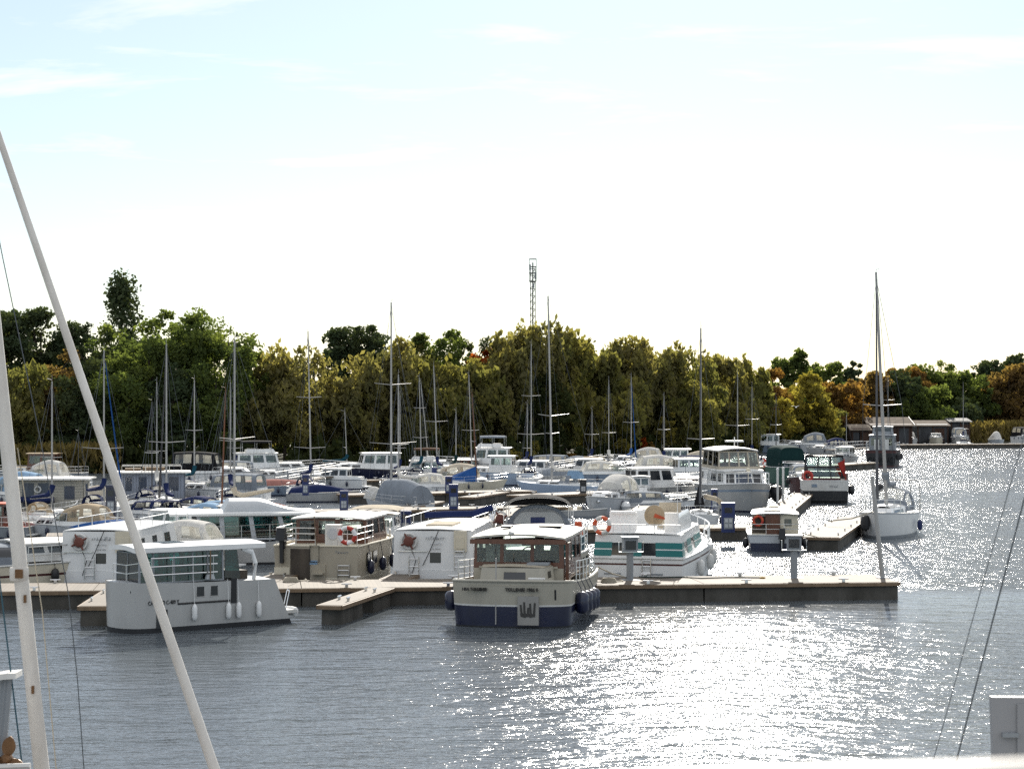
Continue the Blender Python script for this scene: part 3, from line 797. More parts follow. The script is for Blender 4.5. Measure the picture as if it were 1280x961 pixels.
    # ramp plate with the dark zigzag, bow thruster step
    b = MB(); b.box(4.5, 4.63, .24, .86, .1, .95); b.build('bow_plate', 'stainless', t)
    z = MB()
    for (ya, yb, za, zb) in ((.36, .33, .36, .70), (.45, .43, .33, .78), (.535, .555, .35, .62), (.63, .61, .33, .74), (.72, .75, .36, .76)):
        z.slab([(4.645, ya-.03, za), (4.645, ya+.04, za), (4.645, yb+.028, zb), (4.645, yb-.022, zb)], .02)
    z.slab([(4.642, .34, .345), (4.642, .75, .345), (4.642, .73, .43), (4.642, .36, .45)], .02)
    z.build('dark_teeth_mark', 'emblem_grey', t)
    lettering(t, 'TOLLENSE 1986 B', .155, (4.61, .36, 1.13), (0, 1, 0), (0, 0, 1), 'emblem_grey', .82, .03)
    lettering(t, 'HBA TOLLENSE', .135, (4.58, -1.05, 1.13), (0, 1, 0), (0, 0, 1), 'emblem_grey', .8, .05)
    b = MB(); b.tube([(4.55, -.42, .1), (4.5, -.42, 2.05)], .02, 6); b.build('jackstaff', 'alu', t)
    b = MB(); b.box(4.1, 4.35, .55, .95, 1.36, 1.44); b.tube([(4.2, .5, 1.42), (4.2, 1.0, 1.42)], .05, 6); b.build('windlass', 'old_white', t)
    b = MB(); b.lathe((2.95, -.2, 2.64), [(.02, 0), (.09, .02), (.09, .1), (.02, .12)], 8); b.build('navigation_light', 'old_white', t)
    b = MB(); b.box(-.2, .5, -.9, -.6, 2.69, 2.75); b.box(-1.2, -.2, .2, .9, 2.69, 2.73); b.build('roof_hatch', 'black', t)
    b = MB(); b.box(2.2, 2.7, 1.42, 1.52, 1.25, 2.4); b.build('side_door', 'mahogany', t)
    bo = MB(); bo.tube([(4.62, 1.36, .85), (4.66, 1.36, 1.15)], .03, 6); bo.build('fairlead', 'black', t)
    ro = MB(); e = h.pt(.02, 1, 0, .1); ro.tube([e, e+Vector((-.5, .4, -.25)), e+Vector((-1.1, .9, -.45))], .025, 5); ro.build('mooring_rope', 'rope', t)
tollense()

def callisto():
    L, B = 7.0, 2.75
    t = boat_root('houseboat', 'pale grey glazed houseboat with white roof and three bright rails in front of the pontoon', 'houseboat', 233, 783.0, 233)
    t.scale = (.70, .72, 1.)
    h = Hull(t, L, B, 1.36, 1.47, [(('a', .14), 'antifoul'), (1., 'hull_grey')], tw=.97, rake=.1, draft=.4, flare=.95, blunt=.16, p=2.3, trake=-1.1)
    h.deck('pale_grey', -.02)
    W = {'L': [(.02, .16, .04, .96), (.18, .4, .04, .96), (.42, .62, .04, .96), (.64, .8, .04, .96), (.82, .98, .04, .96)], 'R': [(.02, .18, .04, .96), (.2, .4, .04, .96), (.42, .62, .04, .96), (.64, .98, .04, .96)],
         'F': [(.03, .49, .04, .96), (.51, .97, .04, .96)], 'B': [(.06, .46, .03, .96), (.5, .94, .03, .96)]}
    house(t, -1.15, 2.75, 2.3, 2.05, 1.4, 2.3, fs=.02, bs=.02, tum=.04, m='grey', wins=W, gl='tealpane', name='saloon', roof=dict(over=(.28, 1.95, .24), crown=.07, th=.15, m='white'))
    c = MB()
    for x, s in ((1.9, -1), (.6, -1), (-.4, -1), (.2, 1), (1.3, 1)): c.box(x, x+.22, s*.93-.02, s*.93+.02, 1.42, 2.25)
    c.build('curtain', 'curtain', t)
    it = MB(); it.box(-.8, .4, -.8, .2, 1.2, 1.75); it.box(1.4, 2.4, -.9, .5, 1.2, 1.7); it.build('furniture', 'interior', t)
    r = MB()
    for i in range(4):
        x = 2.3-i*.95; r.tube([(x, B/2-.08, 1.44), (x, B/2-.08, 2.16)], .016, 5)
    for k in (1.66, 1.9, 2.14): r.tube([(2.35, B/2-.08, k), (-.75, B/2-.08, k)], .022, 6)
    r.tube([(3.1, .6, 1.44), (3.1, .6, 1.95)], .016); r.tube([(3.1, -.6, 1.44), (3.1, -.6, 1.95)], .016)
    for k in (1.7, 1.95): r.tube([(3.1, -.6, k), (3.1, .6, k), (2.35, B/2-.08, k+.1)], .016, 5)
    r.build('guard_rail', 'steel', t, True)
    a = MB()
    for sd in (1, -1):
        pts = [(-2.0, sd*1.15, 2.32), (-2.45, sd*1.2, 2.2), (-2.6, sd*1.24, 1.85), (-2.52, sd*1.26, 1.36)]
        a.tube(pts, .1, 8)
    a.build('roof_arch', 'white', t, True)
    gp2 = MB(); gp2.slab([(-1.2, 1.12, 1.42), (-1.95, 1.12, 1.42), (-1.8, 1.1, 2.28), (-1.2, 1.1, 2.28)], .015); gp2.build('side_screen', 'tealglass', t)
    se = MB(); se.box(-2.6, -1.5, -.9, .6, 1.35, 1.62); se.build('cockpit_seat', 'interior', t)
    gp = MB(); gp.box(-1.62, -1.36, 1.30, 1.386, .72, 1.44); gp.build('dark_side_gap', 'black', t)  # black slab painting the shade in an open gap of the side
    w = MB(); w.box(-.08, .26, 1.35, 1.372, .98, 1.26); wn = w.build('hull_window', 'dark_glass', t)
    w = MB(); w.box(-.72, -.4, 1.35, 1.372, .98, 1.26); w.build('hull_window', 'dark_glass', t)
    w = MB(); w.box(-.12, .30, 1.345, 1.365, .94, 1.30); w.box(-.76, -.36, 1.345, 1.365, .94, 1.3); w.build('window_frame', 'alu', t)
    b = MB(); b.box(1.62, 2.12, 1.2, 1.378, .12, .66); b.build('dark_hull_panel', 'dark_glass', t)
    b = MB(); b.tube([(1.15, 1.36, .8), (-1.3, 1.38, .8)], .03, 6); b.build('rubbing_strake', 'black', t)
    lettering(t, 'CALLISTO C-409 Y', .165, (1.8, 1.325, .86), (-1, 0, 0), (0, 0, 1), 'black', 1.05, .06)
    
    sp = MB(); sp.box(-4.75, -3.45, -1.1, 1.1, .28, .38); sp.build('swim_platform', 'old_white', t)
    l = MB(); l.tube([(-4.3, .9, .38), (-4.5, .9, .95), (-4.4, .9, 1.0)], .02); l.tube([(-4.3, .7, .38), (-4.5, .7, .95)], .02); l.tube([(-4.5, .9, .95), (-4.5, .7, .95)], .02); l.build('boarding_ladder', 'steel', t)
    f = MB(); f.lathe((-4.75, .6, .3), [(.02, -.5), (.14, -.4), (.15, 0), (.14, .4), (.02, .5)], 10, 0, 'y'); f.build('stern_fender', 'white', t, True)
    for x in (.35, .05, -.18):
        pass
    for tt in (.56, .33, .26, .12): h.fender(tt, 1, 'white', .115, .5, -.62)
    b = MB(); b.box(.3, 1.3, -.5, .4, 2.51, 2.53); b.build('solar_panel', 'blue_glass', t)
    o = MB(); o.tube([(-.35, 1.42, 1.46), (-.35, 1.42, 2.3)], .03, 5); o.build('boat_hook', 'teak', t)
    b = MB(); b.box(-.6, -.2, 1.2, 1.36, 1.46, 1.6, 0, .05, .02); b.build('step_box', 'pale_grey', t)
    for z in (1.2, ): 
        q = MB(); q.lathe((3.2, .9, z), [(.02, 0), (.06, .01), (.06, .03), (.02, .04)], 8, 0, 'x'); q.lathe((3.12, 1.02, z), [(.02, 0), (.06, .01), (.06, .03), (.02, .04)], 8, 0, 'x'); q.build('hawsehole', 'black', t)
callisto()

def rental(label, px, yst, head, B=2.9, top=2.12, L=9.5, navycover=False, ringy=.84, laddery=.66, box=(-.75, -1.2), arches=False):
    t = boat_root('houseboat', label, 'houseboat', px, yst, head, -L/2)
    h = Hull(t, L, B, .75, .95, [(('a', .1), 'antifoul'), (1., 'white')], tw=1., rake=.6, draft=.4, flare=.95, p=3., mid=.6)
    h.deck('white', -.02)
    house(t, -L/2+.02, 2.6, B-.04, B-.5, .72, top, fs=.8, bs=.05, tum=.05, m='white', wins={'L': [(.3, .42, .5, .8, 'dark_glass'), (.6, .72, .5, .8, 'dark_glass')], 'R': [(.1, .22, .5, .8, 'dark_glass'), (.4, .52, .5, .8, 'dark_glass'), (.7, .85, .5, .8, 'dark_glass')], 'B': [(.46, .6, .2, .46, 'dark_glass')], 'F': [(.1, .9, .45, .85, 'dark_glass')]}, roof=dict(over=(.05, .02, .02), crown=.05, th=.05, m='white'), name='cabin')
    x = -L/2
    covered_buoy(t, (x-.06, ringy, top-.36), 'red')
    ladder(t, x-.08, laddery, .45, 1.25, .34, 3)
    ladder(t, x-.08, -.95, .75, 1.5, .34, 4)
    for k, (n_, sz, zz) in enumerate(((8, .13, .3), (9, .07, .48), (9, .06, .64))): scrawl(t, n_, sz, (x-.005, -.1, top-zz), (0, -1, 0), (0, 0, 1), 'grey' if k != 1 else 'pale_grey', len(label)+k)
    b = MB(); b.box(x-.05, x+.02, box[1], box[0], top-.72, top+.02); b.build('stair_hatch', 'cream', t)
    b = MB(); b.box(x-.07, x-.05, box[1]+.08, box[0]-.08, top-.6, top-.2); b.build('hatch_door', 'cream', t)
    b = MB(); b.box(x-.03, x+.01, .2, 1.25, .98+.42, 1.43); b.build('grab_rail', 'steel', t)
    b = MB(); b.tube([(x-.04, ringy-.1, top-.7), (x-.06, ringy-.25, 1.1), (x-.04, ringy-.1, .6)], .014, 4); b.tube([(x-.03, -.2, top), (x-.05, .1, top-.7), (x-.03, .35, top-1.2)], .014, 4); b.build('cable', 'black', t)
    rl = MB()
    for sd in (1, -1):
        Q = [Vector((x+1.2+i*1.5, sd*(B/2-.25), top+.05)) for i in range(5)]
        for q in Q: rl.tube([q, q+Vector((0, 0, .35))], .015, 5)
        rl.tube([q+Vector((0, 0, .35)) for q in Q], .016, 5)
    rl.build('roof_rail', 'steel', t, True)
    if navycover:
        c = MB(); c.tube([(0.2, 1.2, top+.28), (.4, .4, top+.32), (.5, -.6, top+.34), (.7, -1.3, top+.55)], .12, 8); c.build('folded_bimini', 'canvas_navy', t, True)
        c = MB()
        for k in range(3): c.tube([(.2+k*.5, -1.25, top+.05), (.9+k*.5, -1.25, top+.6)], .02, 5)
        c.build('bimini_frame', 'steel', t)
        c = MB(); c.box(-3.5, -1.6, -.5, .5, top+.09, top+.16, 0, .03, .03); c.build('sun_mat', 'canvas_cream', t)
    if arches:
        canopy(t, -1.0, 1.8, 2.2, 2.2, top+.03, .55, .5, .7, 2.4, 'white', [(.15, .45, .05, .3, 'pale_grey'), (.55, .9, .05, .3, 'pale_grey'), (.15, .45, .7, .95, 'pale_grey'), (.55, .9, .7, .95, 'pale_grey')], slope=(.7, .8), name='flybridge_cowl')
        c = MB(); c.box(-4.0, -2.2, -.7, .3, top+.1, top+.45, 0, .1, .1); c.build('roof_locker', 'cream', t)
        an = MB(); an.tube([(x+.1, -1.0, top-.9), (x+.1, -1.0, top+.2)], .02, 5); an.build('antenna', 'black', t)
    h.fender(.12, 1, 'navy', .11, .45); h.fender(.3, -1, 'navy', .11, .45); h.fender(.5, 1, 'navy', .11, .45)
    return t
rental('white boxy houseboat with covered rescue ring and navy folded awning beside the cream navy cruiser', 541, 739.2, 8, navycover=True)
rental('white boxy houseboat with covered rescue ring behind the bow of the pale grey houseboat', 123, 740.5, 7, ringy=.66, laddery=.3, box=(-.62, -1.2), B=2.75, L=7.5)

def beigecruiser():
    L, B = 9.2, 3.15
    t = boat_root('motor_boat', 'beige steel cruiser seen from astern with mahogany wheelhouse, white roof and red lifebuoy', 'motor boat', 395, 739.5, 9, -L/2)
    h = Hull(t, L, B, 1.58, 1.45, [(('a', .1), 'antifoul'), (('a', .45), 'beige'), (('a', .5), 'cream'), (1., 'beige')], tw=.96, rake=.9, draft=.5, flare=.93, p=2.4, rub='cream')
    h.deck('cream', -.04)
    x = -L/2
    W = {'B': [(.05, .27, .12, .92, 'smoke'), (.32, .55, .4, .92, 'clear'), (.62, .95, .4, .92, 'clear')], 'F': [(.04, .32, .35, .92), (.36, .64, .35, .92), (.68, .96, .35, .92)],
         'L': [(.05, .3, .35, .92), (.37, .63, .35, .92), (.7, .95, .35, .92)], 'R': [(.05, .3, .35, .92), (.37, .63, .35, .92), (.7, .95, .35, .92)]}
    house(t, x+2.2, x+5.6, 2.7, 2.6, 1.52, 2.42, fs=.25, bs=.02, tum=.06, m='mahogany', wins=W, gl='clear', th=.06, name='wheelhouse', roof=dict(over=(.25, .5, .14), crown=.08, th=.06, m='roof_white'))
    house(t, x+5.65, x+8.0, 2.2, 1.2, 1.5, 1.85, fs=.3, bs=0, tum=.08, m='cream', wins={'R': [(.2, .7, .3, .8, 'dark_glass')], 'L': [(.2, .7, .3, .8, 'dark_glass')]}, name='fore_cabin', roof=dict(over=(0, 0, 0), crown=.04, th=.03, m='cream'))
    d = MB(); d.box(x-.012, x+.02, .22, .92, .35, 1.5); d.build('stern_entry', 'interior', t)  # dark slab painting the shade inside an open doorway
    d = MB(); d.box(x-.03, x+.02, .95, 1.5, .3, .85); d.build('stern_locker', 'cream', t)
    d = MB(); d.box(x-.05, x, -.35, .15, .3, .95, 0); d.box(x-.25, x-.05, -.3, .1, .3, .36); d.box(x-.25, x-.05, -.3, .1, .62, .68); d.build('boarding_step', 'beige', t)
    d = MB(); d.box(x-.02, x+.02, -.05, .22, .95, 1.1); d.build('blue_bucket', 'canvas_sky', t)
    fr = MB(); fr.tube([(x-.06, .2, 1.05), (x-.06, .2, 1.62), (x-.06, -.12, 1.62), (x-.06, -.12, 1.05), (x-.06, .2, 1.05)], .016, 5); fr.build('bathing_ladder', 'black', t)
    scrawl(t, 8, .09, (x-.005, -.95, 1.36), (0, -1, 0), (0, 0, 1), 'grey', 5)
    ladder(t, x-.06, -1.0, .5, 1.0, .4, 3)
    r = MB()
    for (ya, yb) in ((1.45, .05), (-.75, -1.45)):
        for k in range(3):
            y = ya+(yb-ya)*k/2; r.tube([(x+.1, y, 1.58), (x+.1, y, 2.22)], .016, 5)
        for z in (1.8, 2.02, 2.22): r.tube([(x+.1, ya, z), (x+.1, yb, z)], .016, 5)
    for sd in (1, -1):
        for z in (1.8, 2.02, 2.22): r.tube([(x+.1, sd*1.45, z), (x+2.4, sd*1.5, z)], .016, 5)
        for xx in (x+1.2, x+2.4): r.tube([(xx, sd*1.48, 1.58), (xx, sd*1.48, 2.22)], .016, 5)
    r.build('aft_rail', 'old_white', t, True)
    lifebuoy(t, (x+.02, -1.12, 1.98), 'x', .27, .075)
    b = MB(); b.box(x+.5, x+.9, -.75, -.2, 1.58, 2.32); b.build('locker_box', 'old_white', t)
    b = MB(); b.lathe((x+.47, -.48, 2.0), [(.2, 0), (.2, .03)], 12, 0, 'x'); b.build('round_port', 'pale_grey', t)
    outboard(t, x+.1, 1.2, 1.75)
    w = MB(); w.box(-3.4, -2.8, -1.58, -1.555, .85, 1.3); w.build('hull_window', 'dark_glass', t)
    w = MB(); w.box(-2.5, -1.9, -1.585, -1.56, .85, 1.3); w.build('hull_window', 'dark_glass', t)
    h.rail(.6, 1., .6, 6, .08, .016, 1, 'old_white')
    for tt in (.15, .35, .55): h.fender(tt, -1, 'navy', .13, .5, -.55)
    fs = MB(); fs.tube([(x+.05, 0, 1.6), (x-.3, 0, 2.75)], .018, 5); fs.build('flagstaff', 'teak', t)
beigecruiser()

def tealcruiser():
    L, B = 10.4, 3.3
    t = boat_root('motor_boat', 'white cruiser with broad teal band across the stern and round tan dish on deck', 'motor boat', 797, 737.6, 14.5, -L/2)
    h = Hull(t, L, B, 1.1, 1.5, [(('a', .1), 'antifoul'), (.8, 'white'), (.86, 'maroon'), (1., 'white')], tw=.97, rake=1.1, draft=.45, flare=.9, p=2.1, mid=.5, rub='old_white')
    h.deck('white', -.02)
    x = -L/2; top = 1.95
    fc = house(t, x+.06, 2.6, B-.08, 2.2, 1.06, top, fs=.9, bs=.06, tum=.08, m='white', wins={'B': [(.2, .38, .18, .68, 'dark_glass'), (.54, .7, .18, .68, 'dark_glass')], 'R': [(.1, .25, .2, .66, 'dark_glass'), (.45, .6, .2, .66, 'dark_glass')], 'L': [(.1, .3, .2, .66, 'dark_glass'), (.5, .7, .2, .66, 'dark_glass')]}, name='cabin', roof=dict(over=(.0, .04, .02), crown=.05, th=.05, m='white'))
    tb = MB()
    for k, segs in (('B', ((.0, .2), (.38, .54), (.7, 1.))), ('R', ((0., .1), (.25, .45), (.6, .93))), ('L', ((.05, .1), (.3, .5), (.7, 1.)))):
        for (u0, u1) in segs:
            for (v0, v1) in ((.15, .40), (.45, .70)):
                P = [Vector(q) for q in fc[k]]; n = (P[1]-P[0]).cross(P[3]-P[0]).normalized()
                q = [bil(P, u0, v0), bil(P, u1, v0), bil(P, u1, v1), bil(P, u0, v1)]
                tb.slab([p+n*.008 for p in q], .006)
    tb.build('teal_band', 'teal', t)
    # upper steering deck
    canopy(t, x+1.2, x+4.6, 2.5, 2.3, top+.05, .72, .85, .8, 5., 'white', [], front=False, back=False, slope=(.1, .5), name='upper_coaming', v0=0., v1=.2)
    canopy(t, x+1.2, x+4.6, 2.5, 2.3, top+.05, .72, .85, .8, 5., 'white', [], front=False, back=False, slope=(.1, .5), name='upper_coaming', v0=.8, v1=1.)
    b = MB(); b.box(x+1.15, x+1.22, .25, 1.25, top+.05, top+.74); b.box(x+1.15, x+1.22, -1.25, -.75, top+.05, top+.74); b.box(x+1.0, x+1.15, .3, 1.2, top+.70, top+.78); b.build('aft_bulkhead', 'white', t)
    b = MB(); b.box(x+2.6, x+3.2, -1.0, -.2, top+.05, top+.62); b.box(x+3.1, x+3.2, -1.0, -.2, top+.62, top+1.0); b.build('helm_seat', 'canvas_cream', t)
    house(t, x+4.6, x+6.0, 2.3, 1.9, top+.02, top+.62, fs=.7, bs=0, tum=.1, m='white', wins={'F': [(.05, .95, .1, .92, 'tealglass')], 'R': [(.05, .9, .1, .92, 'tealglass')], 'L': [(.05, .9, .1, .92, 'tealglass')]}, name='windscreen')
    s2 = canopy(t, x+4.9, x+7.0, 2.0, 1.4, 1.5, .5, .35, .5, 3., 'canvas_teal', slope=(0, .4), name='fore_cover')
    lifebuoy(t, (x-.02, 1.28, top+.32), 'x', .27, .075, 'orange', 'old_white')
    b = MB(); b.tube([(x+.3, -.55, top+.05), (x+.3, -.55, top+.55)], .03, 6); b.tube([(x+.3, -.85, top+.05), (x+.3, -.55, top+.4)], .02); b.build('dish_mount', 'white', t)
    ds = MB(); ds.lathe((x+.26, -.55, top+.68), [(.02, -.1), (.22, -.06), (.36, .0), (.37, .02), (.2, -.03), (.02, -.06)], 18, 0, 'x'); ds.build('round_dish', 'canvas_beige', t, True)
    ds = MB(); ds.slab([(x+.12, -.55, top+.62), (x+.12, -.95, top+.55), (x+.12, -.95, top+.62), (x+.12, -.6, top+.76)], .02); ds.build('dish_flag', 'orange', t)
    r = MB()
    for (ya, yb) in ((1.55, -1.55),):
        ys = [1.5, .9, .3, -.3, -.9, -1.5]
        for y in ys[::1]: r.tube([(x+.12, y, top+.03), (x+.12, y, top+.36)], .014, 5)
        r.tube([(x+.12, 1.5, top+.36), (x+.12, -1.5, top+.36)], .018, 5)
    r.build('stern_rail', 'white', t, True)
    h.rail(.45, 1., .68, 7, .06, .028, 1, 'white', name='bow_rail')
    ladder(t, x-.06, -.33, .5, 1.15, .3, 3)
    b = MB(); b.box(x-.02, x, -.9, -.3, .55, .6); b.box(x-.02, x, .6, 1.2, .55, .6); b.build('stern_mark', 'grey', t)
    b = MB(); b.box(x-.1, x-.02, -.05, .62, top-.12, top-.02); b.build('name_board', 'white', t)
    for tt in (.3, .5, .66, .8, .9): h.fender(tt, -1, 'old_white', .13, .6, -.25)
    b = MB(); b.tube([(x+.6, 1.1, top+.1), (x+.6, 1.1, top+.9)], .02); b.tube([(x+1.3, -1.2, top+.6), (x+1.2, -1.2, top+2.0)], .013, 4); b.build('antenna', 'white', t)
tealcruiser()

def blackbimini():
    L, B = 10.5, 3.3
    t = boat_root('motor_boat', 'white motor yacht with black awning and clear arched screen behind the mahogany wheelhouse', 'motor boat', 672, 739, 1, -L/2)
    h = Hull(t, L, B, 1.25, 1.5, [(('a', .1), 'navy'), (.8, 'white'), (.88, 'navy'), (1., 'white')], tw=.9, rake=1.2, draft=.45, flare=.85, rub='old_white')
    h.deck('white', -.02)
    x = -L/2
    house(t, x+.2, x+6.2, 2.9, 2.7, 1.2, 1.78, fs=.1, bs=.25, tum=.12, m='white', wins={'L': [(.1, .4, .3, .8, 'dark_glass'), (.55, .9, .3, .8, 'dark_glass')], 'R': [(.1, .4, .3, .8, 'dark_glass'), (.55, .9, .3, .8, 'dark_glass')], 'B': [(.3, .7, .3, .8, 'dark_glass')]}, name='aft_cabin', roof=dict(over=(.02, .02, .02), crown=.07, th=.04, m='roof_white'))
    c = MB(); c.box(x+5.4, x+6.1, -.15, 1.3, 1.86, 2.02, 0, .1, .05); c.box(x+5.3, x+6.1, -1.3, -.3, 1.86, 2.0, 0, .1, .05); c.build('deck_cushion', 'canvas_navy', t)
    canopy(t, x+6.3, x+8.4, 2.5, 2.1, 1.55, 1.15, .95, 1.2, 2.4, 'canvas_grey', [(0., 0., .12, .88), (.1, .8, .2, .8), (.1, .8, .03, .16), (.1, .8, .84, .97)], slope=(.15, .8), name='sprayhood')
    canopy(t, x+5.6, x+8.2, 2.7, 2.4, 2.55, .5, .4, .55, 2.2, 'canvas_black', [], front=True, back=False, name='bimini', poles=1.5, v0=.04, v1=.96)
    b = MB(); b.box(x+6.2, x+6.35, -.25, .3, 1.9, 2.25); b.build('folded_towel', 'blue', t)
    covered_buoy(t, (x+5.9, 1.45, 2.2), 'red', .26)
    b = MB(); b.lathe((x+3.0, 1.35, 1.85), [(.3, 0), (.36, .1), (.25, .25), (.04, .32)], 12); b.build('covered_searchlight', 'canvas_black', t, True)
    b = MB(); b.lathe((x+2.8, 1.75, 1.7), [(.25, 0), (.3, .06), (.2, .14), (.02, .16)], 12); b.build('rope_coil', 'rope', t, True)
    h.rail(0., .55, .75, 8, .06, .018, 2); h.rail(.55, 1., .7, 6, .06, .018, 1)
    b = MB(); b.tube([(x+5.8, -1.45, 1.3), (x+6.6, -1.3, 2.2), (x+7.4, -1.3, 2.2)], .03, 6); b.tube([(x+5.2, -1.4, 1.4), (x+6.0, -1.3, 2.1)], .03, 6); b.build('grab_bar', 'steel', t)
    ct = MB()
    for i in range(14):
        ct.lathe((x+4.6+rnd.random()*2.2, -1.35-rnd.random()*.35, 1.35+rnd.random()*.4), [(.02, -.16), (.16, -.07), (.2, .04), (.12, .15), (.02, .19)], 7)
    ct.build('bundled_sheet', 'canvas_white', t, True)
    for tt in (.1, .3, .5): h.fender(tt, -1, 'canvas_black', .15, .55)
blackbimini()

def tealglassboat():
    L, B = 8.5, 3.2
    t = boat_root('houseboat', 'white flat roofed houseboat with teal tinted saloon windows behind the beige cruiser', 'houseboat', 322, 702, 78)
    h = Hull(t, L, B, .85, 1.15, [(('a', .1), 'antifoul'), (1., 'hull_grey')], tw=1., rake=.5, draft=.4, flare=.95, p=2.6, mid=.6)
    h.deck('blue_grey', -.02)
    for_ = {k: [(.03, .2, .08, .95), (.24, .46, .08, .95), (.5, .72, .08, .95), (.76, .97, .08, .95)] for k in 'LR'}
    for_['F'] = [(.04, .48, .08, .95), (.52, .96, .08, .95)]; for_['B'] = [(.04, .48, .08, .95), (.52, .96, .08, .95)]
    house(t, -2.6, 2.3, 2.8, 2.6, 1.0, 2.0, fs=.35, bs=.02, tum=.05, m='pale_grey', wins=for_, gl='tealpane', name='saloon', roof=dict(over=(.3, 1.1, .2), crown=.1, th=.1, m='white'))
    c = MB(); [c.box(a, a+.3, s*1.2-.02, s*1.2+.02, 1.05, 1.95) for a, s in ((-1.8, -1), (.2, -1), (1.5, -1), (-.7, 1), (1., 1))]; c.build('curtain', 'curtain', t)
    it = MB(); it.box(-2, 1.5, -.7, .7, .9, 1.4); it.build('furniture', 'interior', t)
    canopy(t, -1.5, 1.9, 2.2, 2.0, 2.15, .5, .1, .5, 3., 'pale_grey', [(.45, .8, .15, .3, 'dark_glass')], slope=(.3, 1.0), name='flybridge')
    h.rail(.0, .95, .7, 8, .08, .016, 2)
tealglassboat()

def leftcruiser():
    L, B = 9., 3.0
    t = boat_root('motor_boat', 'cream sedan cruiser with dark windowed grey canvas aft at the far left edge', 'motor boat', 38, 737.5, 62)
    h = Hull(t, L, B, .95, 1.2, [(('a', .1), 'antifoul'), (.6, 'cream'), (.68, 'maroon'), (1., 'cream')], tw=.9, rake=1.2, draft=.4, flare=.85, rub='old_white')
    h.deck('roof_white', -.02)
    canopy(t, -4.2, -.6, 2.8, 2.7, 1.0, .62, .66, .7, 4., 'canvas_grey', [(.08, .45, .06, .3, 'dark_glass'), (.55, .92, .06, .3, 'dark_glass'), (.08, .45, .7, .94, 'dark_glass'), (.55, .92, .7, .94, 'dark_glass'), (0., 0., .15, .85, 'dark_glass')], slope=(.3, 0), name='aft_canopy')
    W = [(.06, .3, .5, .92), (.36, .62, .5, .92), (.68, .94, .5, .92)]
    house(t, -.6, 2.3, 2.6, 2.2, 1.1, 1.68, fs=.5, bs=0, tum=.1, m='old_white', wins={'L': W, 'R': W, 'F': [(.05, .48, .5, .92), (.52, .95, .5, .92)], 'B': [(.1, .9, .4, .92)]}, gl='clear', name='wheelhouse', roof=dict(over=(.2, .25, .1), crown=.1, th=.06, m='roof_white'))
    house(t, 2.3, 3.5, 1.9, 1.1, 1.15, 1.4, fs=.4, bs=0, tum=.1, m='old_white', name='fore_cabin', roof=dict(over=(0, 0, 0), crown=.05, th=.03))
    h.rail(.45, 1., .62, 7, .06, .018, 1)
    it = MB(); it.box(-.3, 1.2, -.9, -.2, 1.0, 1.6); it.build('saloon_seat', 'interior', t)
    for tt in (.3, .55): h.fender(tt, -1, 'black', .14, .5)
    b = MB(); b.tube([(1.8, -1.45, 1.0), (2.6, -2.2, .55)], .03, 5); b.build('mooring_pole', 'old_white', t)
leftcruiser()
